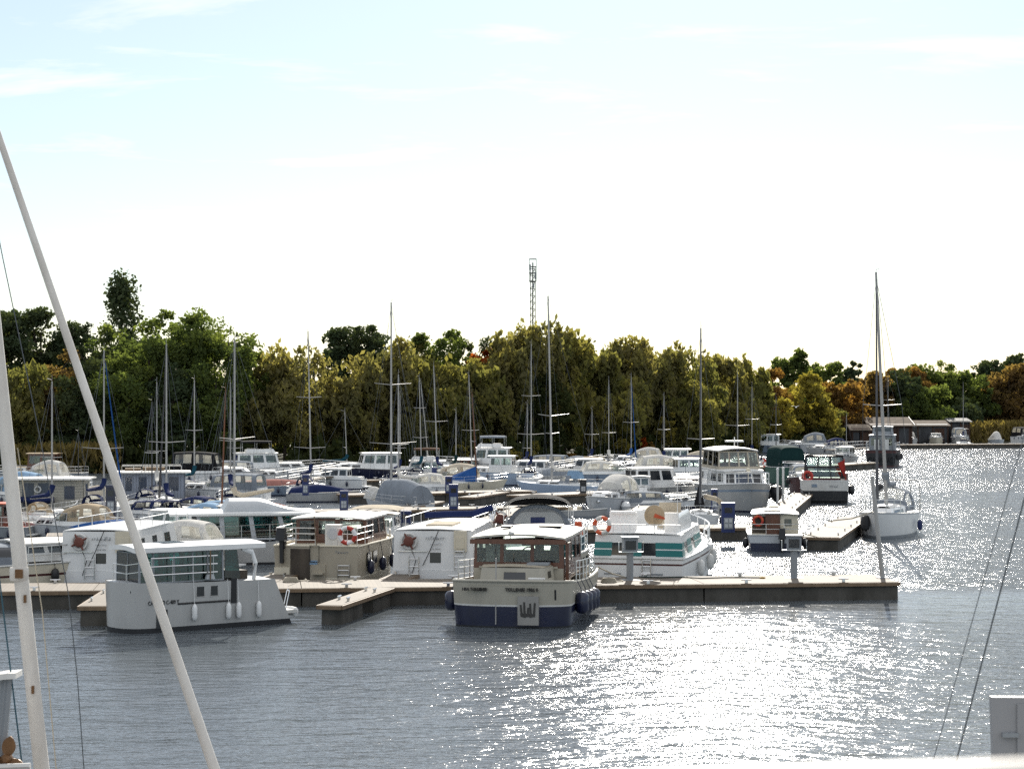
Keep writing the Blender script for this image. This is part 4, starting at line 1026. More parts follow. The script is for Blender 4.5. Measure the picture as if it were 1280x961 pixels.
# ------------------------------------------------------------------ generic kit boats
def cruiser(label, px, wl, head, L, B, F0, F1, style, hull='white', boot='navy', stripe=None, canvas='canvas_navy', top='white', win='dark_glass', ref=0., rails=True, fend='navy', name='motor_boat', cat='motor boat', roofm='roof_white', h1=1.15, mast=False, low=None, wood=None, clear=True, ks=1., vm='vinyl'):
    t = boat_root(name, label, cat, px, wl, head, ref*L*KS*ks, KS*ks)
    bands = [(('a', .1), boot)]+([(('a', low[0]), low[1])] if low else [])+([(.7, hull), (.82, stripe), (1., hull)] if stripe else [(1., hull)])
    h = Hull(t, L, B, F0, F1, bands, tw=.88, rake=L*.13, draft=.35, flare=.8, p=2.2, rub='old_white' if hull != 'white' else 'grey')
    h.deck(roofm, -.02)
    gl = 'clear' if clear else 'smoke'
    side = [(.12, .46, .3, .8, win), (.54, .85, .3, .8, win)]
    if style in ('express', 'sedan', 'fly', 'canvas'):
        zf = (F0+F1)/2
        house(t, .06*L, .36*L, B*.74, B*.36, zf-.12, zf+.38, fs=.6, bs=0, tum=.12, m=top, wins={'L': side, 'R': side}, name='fore_cabin', roof=dict(over=(0, 0, 0), crown=.07, th=.03, m=roofm))
        mb = MB()
        for sd in (1, -1): mb.box(-.44*L, .06*L, sd*B*.38-.07, sd*B*.38+.07, F0-.05, F0+.3, 0, .05, .02)
        mb.box(-.47*L, -.43*L, -B*.38, B*.38, F0-.05, F0+.26); mb.build('coaming', top, t)
    if style == 'express':
        W = {'F': [(.04, .33, .08, .92), (.36, .64, .08, .92), (.67, .96, .08, .92)], 'L': [(.06, .94, .1, .9)], 'R': [(.06, .94, .1, .9)]}
        W = {k: [o+(gl,) for o in v] for k, v in W.items()}
        house(t, -.06*L, .13*L, B*.78, B*.62, F0+.26, F0+.26+.55, fs=.65, bs=0, tum=.12, m='alu', wins={**W, 'B': [(.0, 1., .0, 1., None)]}, th=.02, name='windscreen')
        canopy(t, -.42*L, .04*L, B*.78, B*.66, F0+.22, h1*.8, h1*.62, h1*.92, 3., canvas, [(.1, .42, .05, .24), (.52, .88, .05, .24), (.1, .42, .76, .95), (.52, .88, .76, .95), (.0, .0, .12, .88)], slope=(.45, .25), name='canopy')
    if style in ('sedan', 'fly'):
        W3 = [(.05, .32, .42, .9), (.38, .64, .42, .9), (.7, .95, .42, .9)]
        W3 = [o+(gl if win == 'dark_glass' and clear else win,) for o in W3]
        W2 = [(.05, .48, .4, .9), (.52, .95, .4, .9)]; W2 = [o+(gl if clear else win,) for o in W2]
        house(t, -.30*L, .1*L, B*.8, B*.7, F0-.02, F0+h1, fs=.4, bs=.05, tum=.1, m=wood or top, wins={'L': W3, 'R': W3, 'F': W2, 'B': W2}, name='wheelhouse', roof=dict(over=(.15, .35, .1), crown=.08, th=.06, m=roofm))
    if style == 'fly':
        z = F0+h1+.1
        canopy(t, -.22*L, .06*L, B*.66, B*.58, z, .42, .5, .46, 6., top, [], front=True, back=False, slope=(.1, .4), name='flybridge', v0=0., v1=.16)
        canopy(t, -.22*L, .06*L, B*.66, B*.58, z, .42, .5, .46, 6., top, [], front=False, back=False, slope=(.1, .4), name='flybridge', v0=.84, v1=1.)
        fb = MB(); fb.slab([(.05*L, B*.25, z+.02), (.05*L, -B*.25, z+.02), (.01*L, -B*.24, z+.5), (.01*L, B*.24, z+.5)][::-1], .03); fb.box(-.2*L, -.12*L, -B*.2, B*.2, z, z+.4); fb.build('flybridge_seat', top, t)
        canopy(t, -.26*L, .02*L, B*.7, B*.6, z+1.0, .2, .2, .24, 3.5, canvas, [], front=False, back=False, name='bimini', poles=z)
    if style == 'canvas':
        W = {k: [(.05, .95, .1, .9, gl)] for k in 'LRF'}
        house(t, -.02*L, .13*L, B*.78, B*.6, F0+.26, F0+.7, fs=.5, bs=0, tum=.1, m='alu', wins=W, th=.02, name='windscreen')
        canopy(t, -.46*L, .03*L, B*.86, B*.74, F0+.1, h1, h1*.95, h1*1.04, 4.5, canvas, [(.08, .45, .05, .28), (.55, .92, .05, .28), (.08, .45, .72, .95), (.55, .92, .72, .95), (0., 0., .1, .9), (1., 1., .15, .85)], slope=(.15, .3), name='canopy', vm=vm)
    if style == 'cover':
        canopy(t, -.48*L, .40*L, B*.96, B*.4, F0+.0, .5, .25, h1, 1.8, canvas, [], slope=(.3, 1.0), name='boat_cover', z1=F1)
    if style == 'pilot':
        W3 = [(.06, .46, .5, .9, gl), (.54, .94, .5, .9, gl)]
        house(t, -.2*L, .12*L, B*.72, B*.6, F0-.02, F0+h1*1.25, fs=.15, bs=.05, tum=.08, m=wood or top, wins={'L': W3, 'R': W3, 'F': W3, 'B': W3}, name='wheelhouse', roof=dict(over=(.25, .25, .12), crown=.06, th=.06, m=roofm))
        house(t, .13*L, .36*L, B*.62, B*.34, (F0+F1)/2-.1, (F0+F1)/2+.42, fs=.3, bs=0, tum=.1, m=top, wins={'L': side, 'R': side}, name='fore_cabin', roof=dict(over=(0, 0, 0), crown=.06, th=.03, m=roofm))
        h.rail(.0, .45, .6, 4, .06, .016, 1)
    if style == 'open':
        W = {k: [(.05, .95, .1, .9, gl)] for k in 'LRF'}
        house(t, 0., .13*L, B*.7, B*.5, F0, F0+.5, fs=.35, bs=0, tum=.1, m='alu', wins=W, th=.02, name='windscreen')
        s = MB(); s.box(-.35*L, -.2*L, -B*.3, B*.3, F0-.02, F0+.25); s.box(-.1*L, -.02*L, -B*.3, B*.3, F0-.02, F0+.3); s.build('seat', 'canvas_cream', t)
    if rails and style not in ('cover', 'open'): h.rail(.5, 1., .55, 6, .07, .016, 1)
    if style in ('express', 'sedan', 'fly', 'canvas', 'pilot'):
        sp = MB(); sp.box(-.5*L-.5, -.5*L, -B*.4, B*.4, .22, .3); sp.build('swim_platform', 'old_white' if hull != 'white' else 'white', t)
        ladder(t, -.5*L-.1, B*.2, .3, F0+.1, .3, 3)
    if mast:
        m_ = MB(); m_.tube([(-.05*L, 0, F0+h1), (-.12*L, 0, F0+h1+mast)], .03, 6); m_.tube([(-.1*L, -.3, F0+h1+mast*.7), (-.1*L, .3, F0+h1+mast*.7)], .02, 5); m_.build('signal_mast', 'white', t)
    if fend:
        for tt, sd in ((.2, 1), (.42, 1), (.25, -1), (.48, -1), (.62, -1), (.62, 1)): h.fender(tt, sd, fend, .11, .45)
    return t, h, F0

def timberhouse(label, px, wl, head, L, W, hgt, wallm, roofm, doors=False, name='houseboat'):
    t = boat_root(name, label, 'houseboat', px, wl, head)
    b = MB(); b.box(-L/2-.4, L/2+.4, -W/2-.5, W/2+.5, -.3, .32); b.build('float', 'concrete', t)
    d = MB(); d.box(-L/2-.5, L/2+.5, -W/2-.7, W/2+.7, .325, .42); d.build('deck', 'dock_wood', t)
    W_ = [(.06, .24, .12, .9), (.3, .46, .12, .9), (.7, .86, .35, .8)] if doors else [(.1, .2, .3, .85), (.3, .42, .3, .85), (.55, .65, .3, .85), (.75, .9, .3, .85)]
    f = house(t, -L/2, L/2, W, W, .42, .42+hgt, 0, 0, 0, wallm, {'R': W_, 'L': W_, 'B': [(.3, .7, .3, .85)], 'F': [(.3, .7, .3, .85)]}, 'blue_glass', .06, 'cabin', roof=dict(over=(.35, .35, .4), crown=.03, th=.1, m=roofm))
    return t

# ---- row just behind the front boats
b, h, F0 = cruiser('grey express cruiser with beige hooped canopy in front of the glass doored houseboat', 85, 672, -74, 6.6, 2.4, .75, .95, 'express', 'pale_grey', 'hull_grey', canvas='canvas_beige', h1=1.25)
b, h, F0 = cruiser('small cabin cruiser with white roof and dark windows behind the left boxy houseboat', 208, 684, -65, 7.8, 2.7, .8, 1.1, 'sedan', 'old_white', 'navy', h1=1.3)
b, h, F0 = cruiser('cruiser with a sagging brown and cream awning and inflatable behind the beige cruiser', 478, 684, 6, 8.0, 2.8, .95, 1.15, 'sedan', 'hull_grey', 'navy', h1=.95, canvas='canvas_brown')
canopy(b, -3.4, -.4, 2.9, 2.7, 2.2, .2, .25, .32, 2.4, 'canvas_cream', [], front=False, back=False, name='bimini', poles=F0, v0=.05, v1=.95)
dn = MB(); dn.tube([(-4.4, -1.2, .75), (-4.6, -.6, .8), (-4.6, .6, .8), (-4.4, 1.2, .75)], .2, 8); dn.build('stern_dinghy', 'canvas_grey', b, True)
# brown cabin boat by the finger jetty
def browncabin():
    L, B = 6.4, 2.45
    t = boat_root('motor_boat', 'small low cabin boat with brown door and lifebuoy, stern toward the front pontoon', 'motor boat', 969, 689.5, 6, -L/2)
    h = Hull(t, L, B, .72, .95, [(('a', .38), 'navy'), (1., 'pale_grey')], tw=.94, rake=.7, draft=.35, flare=.88, rub='old_white')
    h.deck('cream', -.02); x = -L/2
    house(t, x+.35, x+4.6, 2.1, 1.8, .7, 1.62, fs=.4, bs=.05, tum=.05, m='cream', wins={'B': [(.0, .34, .1, .92, 'interior'), (.7, .86, .45, .8, 'smoke')], 'R': [(.08, .3, .4, .8, 'smoke'), (.4, .6, .4, .8, 'smoke')], 'L': [(.1, .4, .4, .8, 'smoke')]}, name='cabin', roof=dict(over=(.1, .2, .1), crown=.05, th=.05, m='old_white'))
    d = MB(); d.box(x+.27, x+.33, -.22, .42, .75, 1.72); d.build('cabin_door', 'mahogany', t)
    lifebuoy(t, (x+.24, .75, 1.35), 'x', .2, .06, 'red', 'orange')
    r = MB()
    for z in (1.0, 1.22): r.tube([(x+.05, 1.1, z), (x+.05, -1.1, z)], .022, 5)
    for y in (-1.1, -.4, .4, 1.1): r.tube([(x+.05, y, .72), (x+.05, y, 1.22)], .016, 5)
    r.build('stern_rail', 'steel', t)
    outboard(t, x-.05, -.3, .55); 
    h.fender(.1, 1, 'black', .14, .45); h.fender(.12, -1, 'black', .16, .4); h.fender(.4, -1, 'black', .16, .4); h.fender(.28, -1, 'black', .15, .4)
    b = MB(); b.box(x+1.2, x+2.4, -.3, .5, 1.78, 1.82); b.box(x+2.8, x+3.2, -.2, .2, 1.76, 1.9); b.build('roof_hatch', 'beige', t)
    ro = MB(); e = h.pt(.05, -1, 0, .1); ro.tube([e, e+Vector((.4, -.7, -.2))], .025, 5); ro.build('mooring_rope', 'rope', t)
browncabin()

# grey motor yacht, bow to the viewer
def greyyacht():
    L, B = 11., 3.7
    t = boat_root('motor_yacht', 'large grey hulled motor yacht with tall upper windows, bow toward the blue power pillar', 'motor yacht', 938, 640.5, 176, L/2-.6)
    h = Hull(t, L, B, 1.35, 1.75, [(('a', .1), 'navy'), (.72, 'hull_grey'), (.8, 'blue_grey'), (1., 'hull_grey')], tw=.94, rake=1.1, draft=.5, flare=.8, p=2.9, mid=.5, rub='white')
    h.deck('white', -.02)
    house(t, -1.0, 3.0, 3.1, 2.5, 1.45, 2.35, fs=.5, bs=0, tum=.1, m='white', wins={'F': [(.05, .26, .25, .85, 'dark_glass'), (.3, .7, .25, .85, 'blue_glass'), (.74, .95, .25, .85, 'dark_glass')], 'L': [(.1, .5, .3, .85, 'dark_glass'), (.56, .9, .3, .85, 'dark_glass')], 'R': [(.1, .5, .3, .85, 'dark_glass'), (.56, .9, .3, .85, 'dark_glass')]}, name='saloon', roof=dict(over=(.25, 0, .12), crown=.06, th=.1, m='white'))
    house(t, -4.0, 1.3, 3.0, 2.6, 2.4, 3.55, fs=.55, bs=.1, tum=.12, m='beige', wins={'F': [(.03, .24, .2, .95), (.27, .48, .2, .95), (.52, .73, .2, .95), (.76, .97, .2, .95)], 'L': [(.05, .3, .2, .95), (.36, .6, .2, .95), (.66, .95, .2, .95)], 'R': [(.05, .3, .2, .95), (.36, .6, .2, .95), (.66, .95, .2, .95)], 'B': [(.05, .47, .2, .95), (.53, .95, .2, .95)]}, gl='clear', th=.07, name='upper_wheelhouse', roof=dict(over=(.1, .3, .12), crown=.16, th=.08, m='roof_white'))
    h2 = house(t, -4.6, -1.0, 3.2, 3.2, 1.4, 2.4, fs=0, bs=.1, tum=.06, m='white', wins={'L': [(.1, .5, .3, .8, 'dark_glass')], 'R': [(.1, .5, .3, .8, 'dark_glass')]}, name='aft_cabin', roof=dict(over=(0, .1, .05), crown=.03, th=.05))
    it = MB(); it.box(.2, .9, -1.1, .4, 2.45, 2.85); it.build('helm_console', 'canvas_navy', t)
    h.rail(.5, 1., .7, 8, .08, .02, 1); h.rail(.0, .5, .7, 6, .08, .02, 1, both=1)
    b = MB(); b.tube([(4.2, .0, 1.75), (4.2, 0, 2.9)], .02, 5); b.lathe((4.2, 0, 2.5), [(.02, -.12), (.13, -.03), (.13, .08), (.02, .15)], 8); b.build('anchor_ball', 'cream', t)
    a = MB(); a.tube([(4.9, -.25, 1.55), (5.2, 0, 1.4), (4.9, .25, 1.55)], .06, 6); a.tube([(4.8, 0, 1.72), (5.4, 0, 1.35)], .05, 6); a.build('anchor', 'steel', t)
    f = MB(); f.lathe(h.pt(.72, 1, -.35, -.1), [(.02, -1.0), (.3, -.75), (.42, -.3), (.3, 0), (.02, .1)], 10); f.build('fender', 'black', t, True)
    for tt in (.3, .5): h.fender(tt, 1, 'black', .2, .6, -.3)
    lifebuoy(t, (1.2, 1.55, 2.9), 'y', .26, .07, 'red')
    fl = MB(); fl.tube([(-5.2, .6, 1.4), (-5.6, .6, 3.2)], .02, 5); fl.slab([(-5.5, .6, 2.5), (-5.5, .62, 2.0), (-6.1, .75, 2.1), (-6.0, .7, 2.5)], .015); fl.build('flag', 'canvas_red', t)
    m_ = MB(); m_.tube([(-.5, 0, 3.8), (-.5, 0, 4.4)], .03); m_.box(-.8, -.3, -.55, .55, 4.1, 4.2); m_.build('radar', 'white', t)
greyyacht()
for k, px in enumerate((972, 979)):
    t = thing('mooring_post', ['pale slim mooring post left of its twin beside the grey motor yacht', 'pale slim mooring post right of its twin beside the grey motor yacht'][k], 'mooring post', at(px, 640-k*2), 0, 'twin slim mooring posts')
    b = MB(); b.tube([(0, 0, -.5), (0, 0, 2.55)], .07, 8); b.build('post', 'old_white', t); b = MB(); b.lathe((0, 0, 2.55), [(.08, 0), (.09, .05), (.02, .12)], 8); b.build('cap', 'white', t)

# white and black sterned cruiser
def blackstern():
    L, B = 9., 3.2
    t = boat_root('motor_boat', 'cruiser with black lower stern, white name board and three see-through windscreen panes', 'motor boat', 1032, 629, 7, -L/2)
    h = Hull(t, L, B, 1.45, 1.5, [(('a', .1), 'black'), (.56, 'black'), (1., 'old_white')], tw=.93, rake=1.0, draft=.4, flare=.92, rub='white')
    h.deck('teak', -.3); x = -L/2
    cc = MB()
    for sd in (1, -1): cc.box(x+.2, x+6, sd*1.35-.1, sd*1.35+.1, 1.3, 1.95, 0, .1, .02)
    cc.build('coaming', 'mahogany', t)
    house(t, x+3.0, x+4.4, 2.8, 2.6, 1.5, 3.0, fs=.3, bs=.1, tum=.15, m='black', wins={'F': [(.04, .32, .3, .92), (.36, .64, .3, .92), (.68, .96, .3, .92)], 'B': [(.04, .32, .55, .93), (.36, .64, .55, .93), (.68, .96, .55, .93), (.1, .9, .1, .45)], 'L': [(.08, .92, .3, .92)], 'R': [(.08, .92, .3, .92)]}, gl='clear', th=.05, name='windscreen', roof=dict(over=(.05, .1, .05), crown=.05, th=.05, m='canvas_black'))
    b = MB(); b.box(x-.03, x-.005, -1.2, 1.2, .12, .75); b.build('dark_transom', 'black', t)
    scrawl(t, 6, .14, (x-.03, -.55, 1.06), (0, -1, 0), (0, 0, 1), 'grey', 9)
    b = MB(); b.box(x-.03, x-.01, .55, .9, 1.05, 1.25); b.build('exhaust_plate', 'blue_grey', t)
    ho = MB(); ho.torus((x+.1, 1.15, 1.75), .28, .1, 'x', 14, 6); ho.build('horseshoe_buoy', 'red', t, True)
    b = MB(); b.tube([(x+.1, -1.3, 1.5), (x+.3, -1.2, 2.9)], .025); b.slab([(x+.15, -1.22, 1.75), (x+.35, -1.2, 1.75), (x+.4, -.8, 2.6), (x+.3, -1.2, 2.8)], .03); b.build('furled_flag', 'canvas_red', t)
    h.rail(.0, .3, .5, 4, .06, .018, 1)
    sp = MB(); sp.box(x-.6, x, -1.3, 1.3, .2, .3); sp.build('swim_platform', 'black', t)
    for tt in (.05, .2): h.fender(tt, -1, 'black', .2, .6, -.3)
    e = MB(); e.box(x+1, x+2.6, -1.0, 1.0, 1.2, 1.6); e.build('seat', 'maroon', t)
blackstern()
b, h, F0 = cruiser('tall boat wrapped in dark green canvas with a domed hood, behind the maroon hulled boat', 990, 606, 172, 9.5, 3.4, 1.7, 1.9, 'canvas', 'green', 'black', canvas='canvas_green', h1=2.0, fend=None, rails=False, clear=False, top='canvas_green', vm='canvas_green')
b, h, F0 = cruiser('maroon hulled cruiser squeezed between the green wrapped boat and the black sterned cruiser', 1006, 617, 186, 9, 3.0, 1.35, 1.7, 'canvas', 'maroon', 'black', canvas='canvas_grey', h1=1.1, fend='rubber', top='old_white')
b, h, F0 = cruiser('white cabin cruiser with boxy open windows moored at the pontoon left of the dark trawler', 1054, 581, -160, 7.5, 2.8, 1.0, 1.3, 'sedan', h1=1.25, fend=None)
def trawler():
    L, B = 11., 3.9
    t = boat_root('trawler_yacht', 'black hulled trawler yacht with grey wheelhouse and railed stern in front of the boathouses', 'trawler yacht', 1101, 583.5, 14, -L/2*.86, .86)
    h = Hull(t, L, B, 1.9, 2.1, [(('a', .15), 'maroon'), (.85, 'black'), (1., 'maroon')], tw=.9, rake=1.0, draft=.5, flare=.85, p=2.4, rub='black')
    h.deck('grey', -.05); x = -L/2
    house(t, x+1.5, x+6.5, 3.0, 2.8, 1.85, 3.6, fs=.2, bs=.05, tum=.06, m='grey', wins={'B': [(.08, .45, .35, .85), (.55, .92, .35, .85)], 'R': [(.06, .28, .5, .88), (.36, .6, .5, .88), (.68, .92, .5, .88)], 'L': [(.06, .28, .5, .88), (.36, .6, .5, .88), (.68, .92, .5, .88)], 'F': [(.05, .95, .5, .88)]}, gl='clear', name='wheelhouse', roof=dict(over=(.2, .3, .12), crown=.06, th=.1, m='pale_grey'))
    house(t, x+3.2, x+5.8, 2.4, 2.2, 3.75, 4.6, fs=.3, bs=.05, tum=.06, m='grey', wins={'B': [(.1, .9, .4, .85)], 'R': [(.1, .9, .4, .85)], 'L': [(.1, .9, .4, .85)], 'F': [(.1, .9, .4, .85)]}, gl='smoke', name='upper_wheelhouse', roof=dict(over=(.2, .2, .1), crown=.05, th=.08, m='old_white'))
    h.rail(0, .5, .9, 6, .08, .025, 2, 'pale_grey')
    for y in (-.9, .2): 
        p = MB(); p.box(x+.4, x+.5, y, y+.6, 2.0, 3.2); p.build('stern_entry', 'old_white', t)
    for tt in (.03, .15, .3): h.fender(tt, -1, 'rubber', .22, .7, -.4)
    for y in (1.2, .4, -.5, -1.3):
        f = MB(); f.torus((x-.12, y, .9), .3, .1, 'x', 14, 6); f.build('tyre_fender', 'rubber', t, True)
    ft = MB(); ft.tube([(x+4, 0, 4.7), (x+4, 0, 6.)], .04); ft.build('signal_mast', 'white', t)
trawler()

# right hand sloop
def rightsloop():
    L, B = 7.8, 2.75; wl = 668.5; px = 1110
    t = boat_root('sailing_boat', 'white sloop with hooped sprayhood and very tall mast, alone beside the glittering open water', 'sailing boat', px, wl, 198)
    h = Hull(t, L, B, 1.08, 1.32, [(('a', .14), 'grey'), (.93, 'white'), (1., 'pale_grey')], tw=.78, rake=.9, draft=.4, flare=.82, p=2.2, mid=.45)
    h.deck('roof_white', -.02); s = F/dist(wl)
    house(t, -.8, 2.4, 1.75, 1.0, .98, 1.42, fs=.7, bs=.05, tum=.12, m='white', wins={'L': [(.15, .8, .3, .75, 'dark_glass')], 'R': [(.15, .8, .3, .75, 'dark_glass')]}, roof=dict(over=(0, 0, 0), crown=.1, th=.03), name='coachroof')
    canopy(t, -2.2, -.5, 2.1, 1.7, 1.15, 1.15, .45, 1.15, 2.5, 'canvas_grey', [(.5, .92, .28, .72), (.3, .85, .06, .24), (.3, .85, .76, .94)], front=True, back=False, slope=(0, .6), name='sprayhood')
    bf = MB()
    for x in (-3.9, ): bf.tube([(x, 1.1, 1.0), (x, 1.1, 2.4), (x, .9, 2.6), (x, -.9, 2.6), (x, -1.1, 2.4), (x, -1.1, 1.0)], .03, 6)
    bf.tube([(-3.9, .5, 2.6), (-.2, .9, 2.5)], .035, 6); bf.tube([(-3.9, -.5, 2.6), (-3.0, -.6, 2.6)], .03)
    bf.build('stern_arch', 'alu', t, True)
    h.rail(.78, 1., .6, 4, .06, .018, 1, name='pulpit'); h.rail(0, .2, .6, 3, .06, .018, 1, name='pushpit')
    lf = MB()
    for sd in (1, -1):
        P = [h.pt(q, sd, .06) for q in (.2, .35, .5, .65, .78)]
        for p in P: lf.tube([p, p+Vector((0, 0, .6))], .014, 4)
        for zz in (.32, .6): lf.tube([p+Vector((0, 0, zz)) for p in P], .008, 4)
    lf.build('lifeline', 'steel', t)
    d = dist(wl); a = R(90-198)
    def loc(pxx, z): # local coordinates of the point over this boat seen in that column
        wx = (pxx-px)*d/F; return wx*math.cos(a), -wx*math.sin(a)
    top = zat(341, d); lean = -13/s
    mastrig(t, .55, 1.45, top, [(zat(507, d), .95)], .095, 'alu', (lean*math.cos(a), -lean*math.sin(a)), 3.0, 'canvas_grey', 2.35, L, B, True, 'mast_dark', 1.2, 1.0, 0., .012)
    f = MB(); f.lathe(h.pt(.42, 1, -.12, -.35), [(.02, -.55), (.1, -.5), (.13, -.3), (.13, -.12), (.02, 0)], 9); f.build('fender', 'blue', t, True)
    f = MB(); p = h.pt(.9, -1, -.1, -.1); f.lathe(p, [(.02, -.8), (.18, -.7), (.22, -.4), (.16, -.1), (.02, 0)], 9); f.lathe(p+Vector((-.7, -.15, -.05)), [(.02, -.8), (.18, -.7), (.22, -.4), (.16, -.1), (.02, 0)], 9); f.build('bow_fender', 'rubber', t, True)
    an = MB(); an.lathe((-3.7, -.9, 2.2), [(.02, -.25), (.16, -.1), (.16, .1), (.02, .2)], 8); an.build('outboard_bracket', 'black', t)
    ro = MB(); e = h.pt(.97, -1, 0, .05); ro.tube([e, e+Vector((.2, -1.0, -.35)), e+Vector((.1, -2.2, -.5))], .03, 5); ro.build('mooring_rope', 'rope', t)
rightsloop()

# white express cruiser in the middle, bow toward the viewer
b, h, F0 = cruiser('white express cruiser with a big round white fender behind the teal banded cruiser', 750, 644, 203, 8.2, 2.9, 1.05, 1.45, 'express', 'pale_grey', 'hull_grey', canvas='canvas_white', ref=.25, h1=1.75)
o = MB(); p = h.pt(.62, 1, -.28, -.55); o.lathe(p, [(.02, -.36), (.26, -.26), (.36, 0), (.26, .26), (.02, .36)], 12); o.build('ball_fender', 'white', b, True)
o = MB(); o.lathe(h.pt(.93, 1, -.02, -.3), [(.12, -.08), (.14, 0), (.12, .08)], 8); o.build('anchor_roller', 'steel', b)
cruiser('low grey inflatable tender lying by the bow of the white express cruiser', 728, 646, 95, 3.6, 1.6, .45, .6, 'open', 'hull_grey', 'grey', name='dinghy', cat='dinghy', fend=None, clear=False)
cruiser('small white cabin boat with a box wheelhouse directly right of the white express cruiser', 800, 631, 178, 6.5, 2.4, 1.0, 1.2, 'pilot', 'cream', 'hull_grey', h1=1.0)
cruiser('dark windowed hardtop cruiser with smooth white roof behind the small box wheelhouse boat', 826, 629, 70, 9, 3.1, 1.3, 1.5, 'sedan', 'hull_grey', 'navy', win='dark_glass', h1=1.55, clear=False)
cruiser('small white and navy sports boat with steel arch left of the furled black cover', 826, 641, 78, 7.2, 2.5, .7, 1.1, 'canvas', 'white', 'navy', canvas='canvas_grey', low=(.5, 'navy'), h1=.8)
cruiser('old launch with maroon cabin and blue gunwale half hidden behind the dark furled cover', 868, 626, 75, 9, 2.8, .9, 1.1, 'sedan', 'grey', 'navy', stripe='blue', wood='maroon', h1=1.0, clear=False)
cruiser('white cruiser with greenish cabin windows nearest the open water left of the grey motor yacht', 876, 603, 80, 9, 3.0, 1.1, 1.3, 'sedan', 'white', 'hull_grey', h1=1.3)
cruiser('low white runabout in the second rank left of the old maroon cabin launch', 838, 613, 68, 7, 2.6, .9, 1.1, 'canvas', 'white', 'navy', canvas='canvas_white', h1=1.0)
cruiser('long white cruiser just behind the smooth hardtop cruiser with dark windows', 846, 602, 76, 10, 3.1, 1.2, 1.4, 'express', 'white', 'blue', canvas='canvas_white', h1=1.5)
cruiser('cream dome topped boat with blue grey sides behind the white express cruiser', 772, 607, 88, 8.4, 2.9, 1.15, 1.3, 'express', 'blue_grey', 'navy', canvas='canvas_white', h1=1.2)
cruiser('small hardtop cruiser with raked white pillars on the pontoon left of the yellow tree', 727, 598, -70, 7.4, 2.6, .9, 1.1, 'sedan', 'hull_grey', 'navy', h1=1.15, clear=False)
cruiser('white boat with rounded cabin right of the yellow tree and left of the red one', 795, 588, -80, 7.5, 2.8, 1.2, 1.4, 'express', 'white', 'navy', canvas='canvas_white', h1=1.5)
cruiser('grey topped cruiser at the far bank right of the red leaved tree', 835, 588, -88, 8, 2.8, 1.2, 1.4, 'sedan', 'white', 'navy', h1=1.3)
cruiser('sunlit white cruiser at the far bank beyond the old maroon cabin launch', 860, 590, -86, 8, 2.8, 1.1, 1.3, 'express', 'white', 'navy', canvas='canvas_cream', h1=1.3)
cruiser('small hooded boat far behind the grey motor yacht, left of the boxy pale cruiser', 924, 566, -95, 6, 2.4, 1.1, 1.3, 'express', 'hull_grey', 'navy', canvas='canvas_grey', h1=1.5)
cruiser('boxy pale cruiser with slanted windows far back above the roof of the grey motor yacht', 955, 566, -84, 8.0, 3., 1.2, 1.4, 'sedan', 'blue_grey', 'navy', h1=1.7)
cruiser('rounded pale blue grey boat far back behind the hood of the green wrapped boat', 1006, 566, -88, 8, 3., 1.3, 1.5, 'express', 'pale_grey', 'navy', canvas='canvas_grey', h1=1.9)
cruiser('small boat with teal stripe at the far bank above the white boxy cruiser', 1034, 568, -100, 7, 2.6, .9, 1.1, 'express', 'hull_grey', 'teal', canvas='canvas_navy', h1=1.6)
# far right rank in front of the boathouses
cruiser('small white cruiser with violet tinted windscreen in front of the brown boathouse', 1139, 557.5, 184, 7.2, 3.2, 1.6, 1.8, 'express', 'old_white', 'green', canvas='canvas_white', h1=2.0, ks=.72)
cruiser('cream cruiser in front of the grey shed, next to the taller canopied one', 1170, 557.6, 190, 8, 3.6, 2.0, 2.3, 'sedan', 'cream', 'navy', h1=1.2, ks=.72)
cruiser('canopied grey cruiser moored beneath the slim far right mast', 1201, 557.6, 182, 8.5, 4.0, 2.2, 2.4, 'canvas', 'hull_grey', 'navy', canvas='canvas_grey', h1=2.3, ks=.72)
cruiser('boat under a smooth rounded white cover by the reeds at the far right', 1246, 556, 184, 8, 3.8, 1.3, 1.5, 'cover', 'pale_grey', 'hull_grey', canvas='canvas_white', h1=2.2, fend=None, ks=.72)
cruiser('white motor boat with a dark tall canopy cut by the right edge of the picture', 1282, 555.5, 160, 9, 4.0, 2.0, 2.2, 'canvas', 'white', 'navy', canvas='canvas_black', h1=2.4, ks=.72)

# middle distance, centre and left
cruiser('navy hulled cruiser with white cabin near the bank behind the grey tent covered sloop', 460, 606, -104, 9.5, 3.3, 1.5, 2.0, 'sedan', 'navy', 'black', h1=1.6, top='white', low=(.2, 'navy'))
cruiser('cream hooded cruiser behind the nearer of the two blue pillars in the middle', 554, 612, -84, 8, 2.8, .9, 1.1, 'express', 'hull_grey', 'navy', canvas='canvas_cream', h1=1.5)
cruiser('pale blue cabin boat with raked windows left of the yellow bush', 624, 606, -78, 7.5, 2.8, 1.2, 1.4, 'pilot', 'pale_blue', 'navy', h1=1.3)
cruiser('pilothouse boat with flat grey roof rising behind the pale blue cabin boat', 603, 599, -85, 9.5, 3.2, 1.6, 1.9, 'fly', 'white', 'navy', canvas='canvas_grey', h1=1.7)
cruiser('white cruiser crowded among masts right of the grey tent covered sloop', 520, 605, -90, 9, 2.9, 1.1, 1.3, 'fly', 'white', 'navy', canvas='canvas_brown', h1=1.2)
cruiser('small white boat between the yellow bushes and the mast with two spreaders', 668, 596, -75, 8, 2.8, 1.1, 1.3, 'canvas', 'white', 'navy', canvas='canvas_grey', h1=1.2)
cruiser('low blue grey launch right of the yellow bushes beneath the highest thin mast', 655, 600, -80, 8, 2.7, .9, 1.2, 'sedan', 'blue_grey', 'navy', h1=1.1, clear=False)
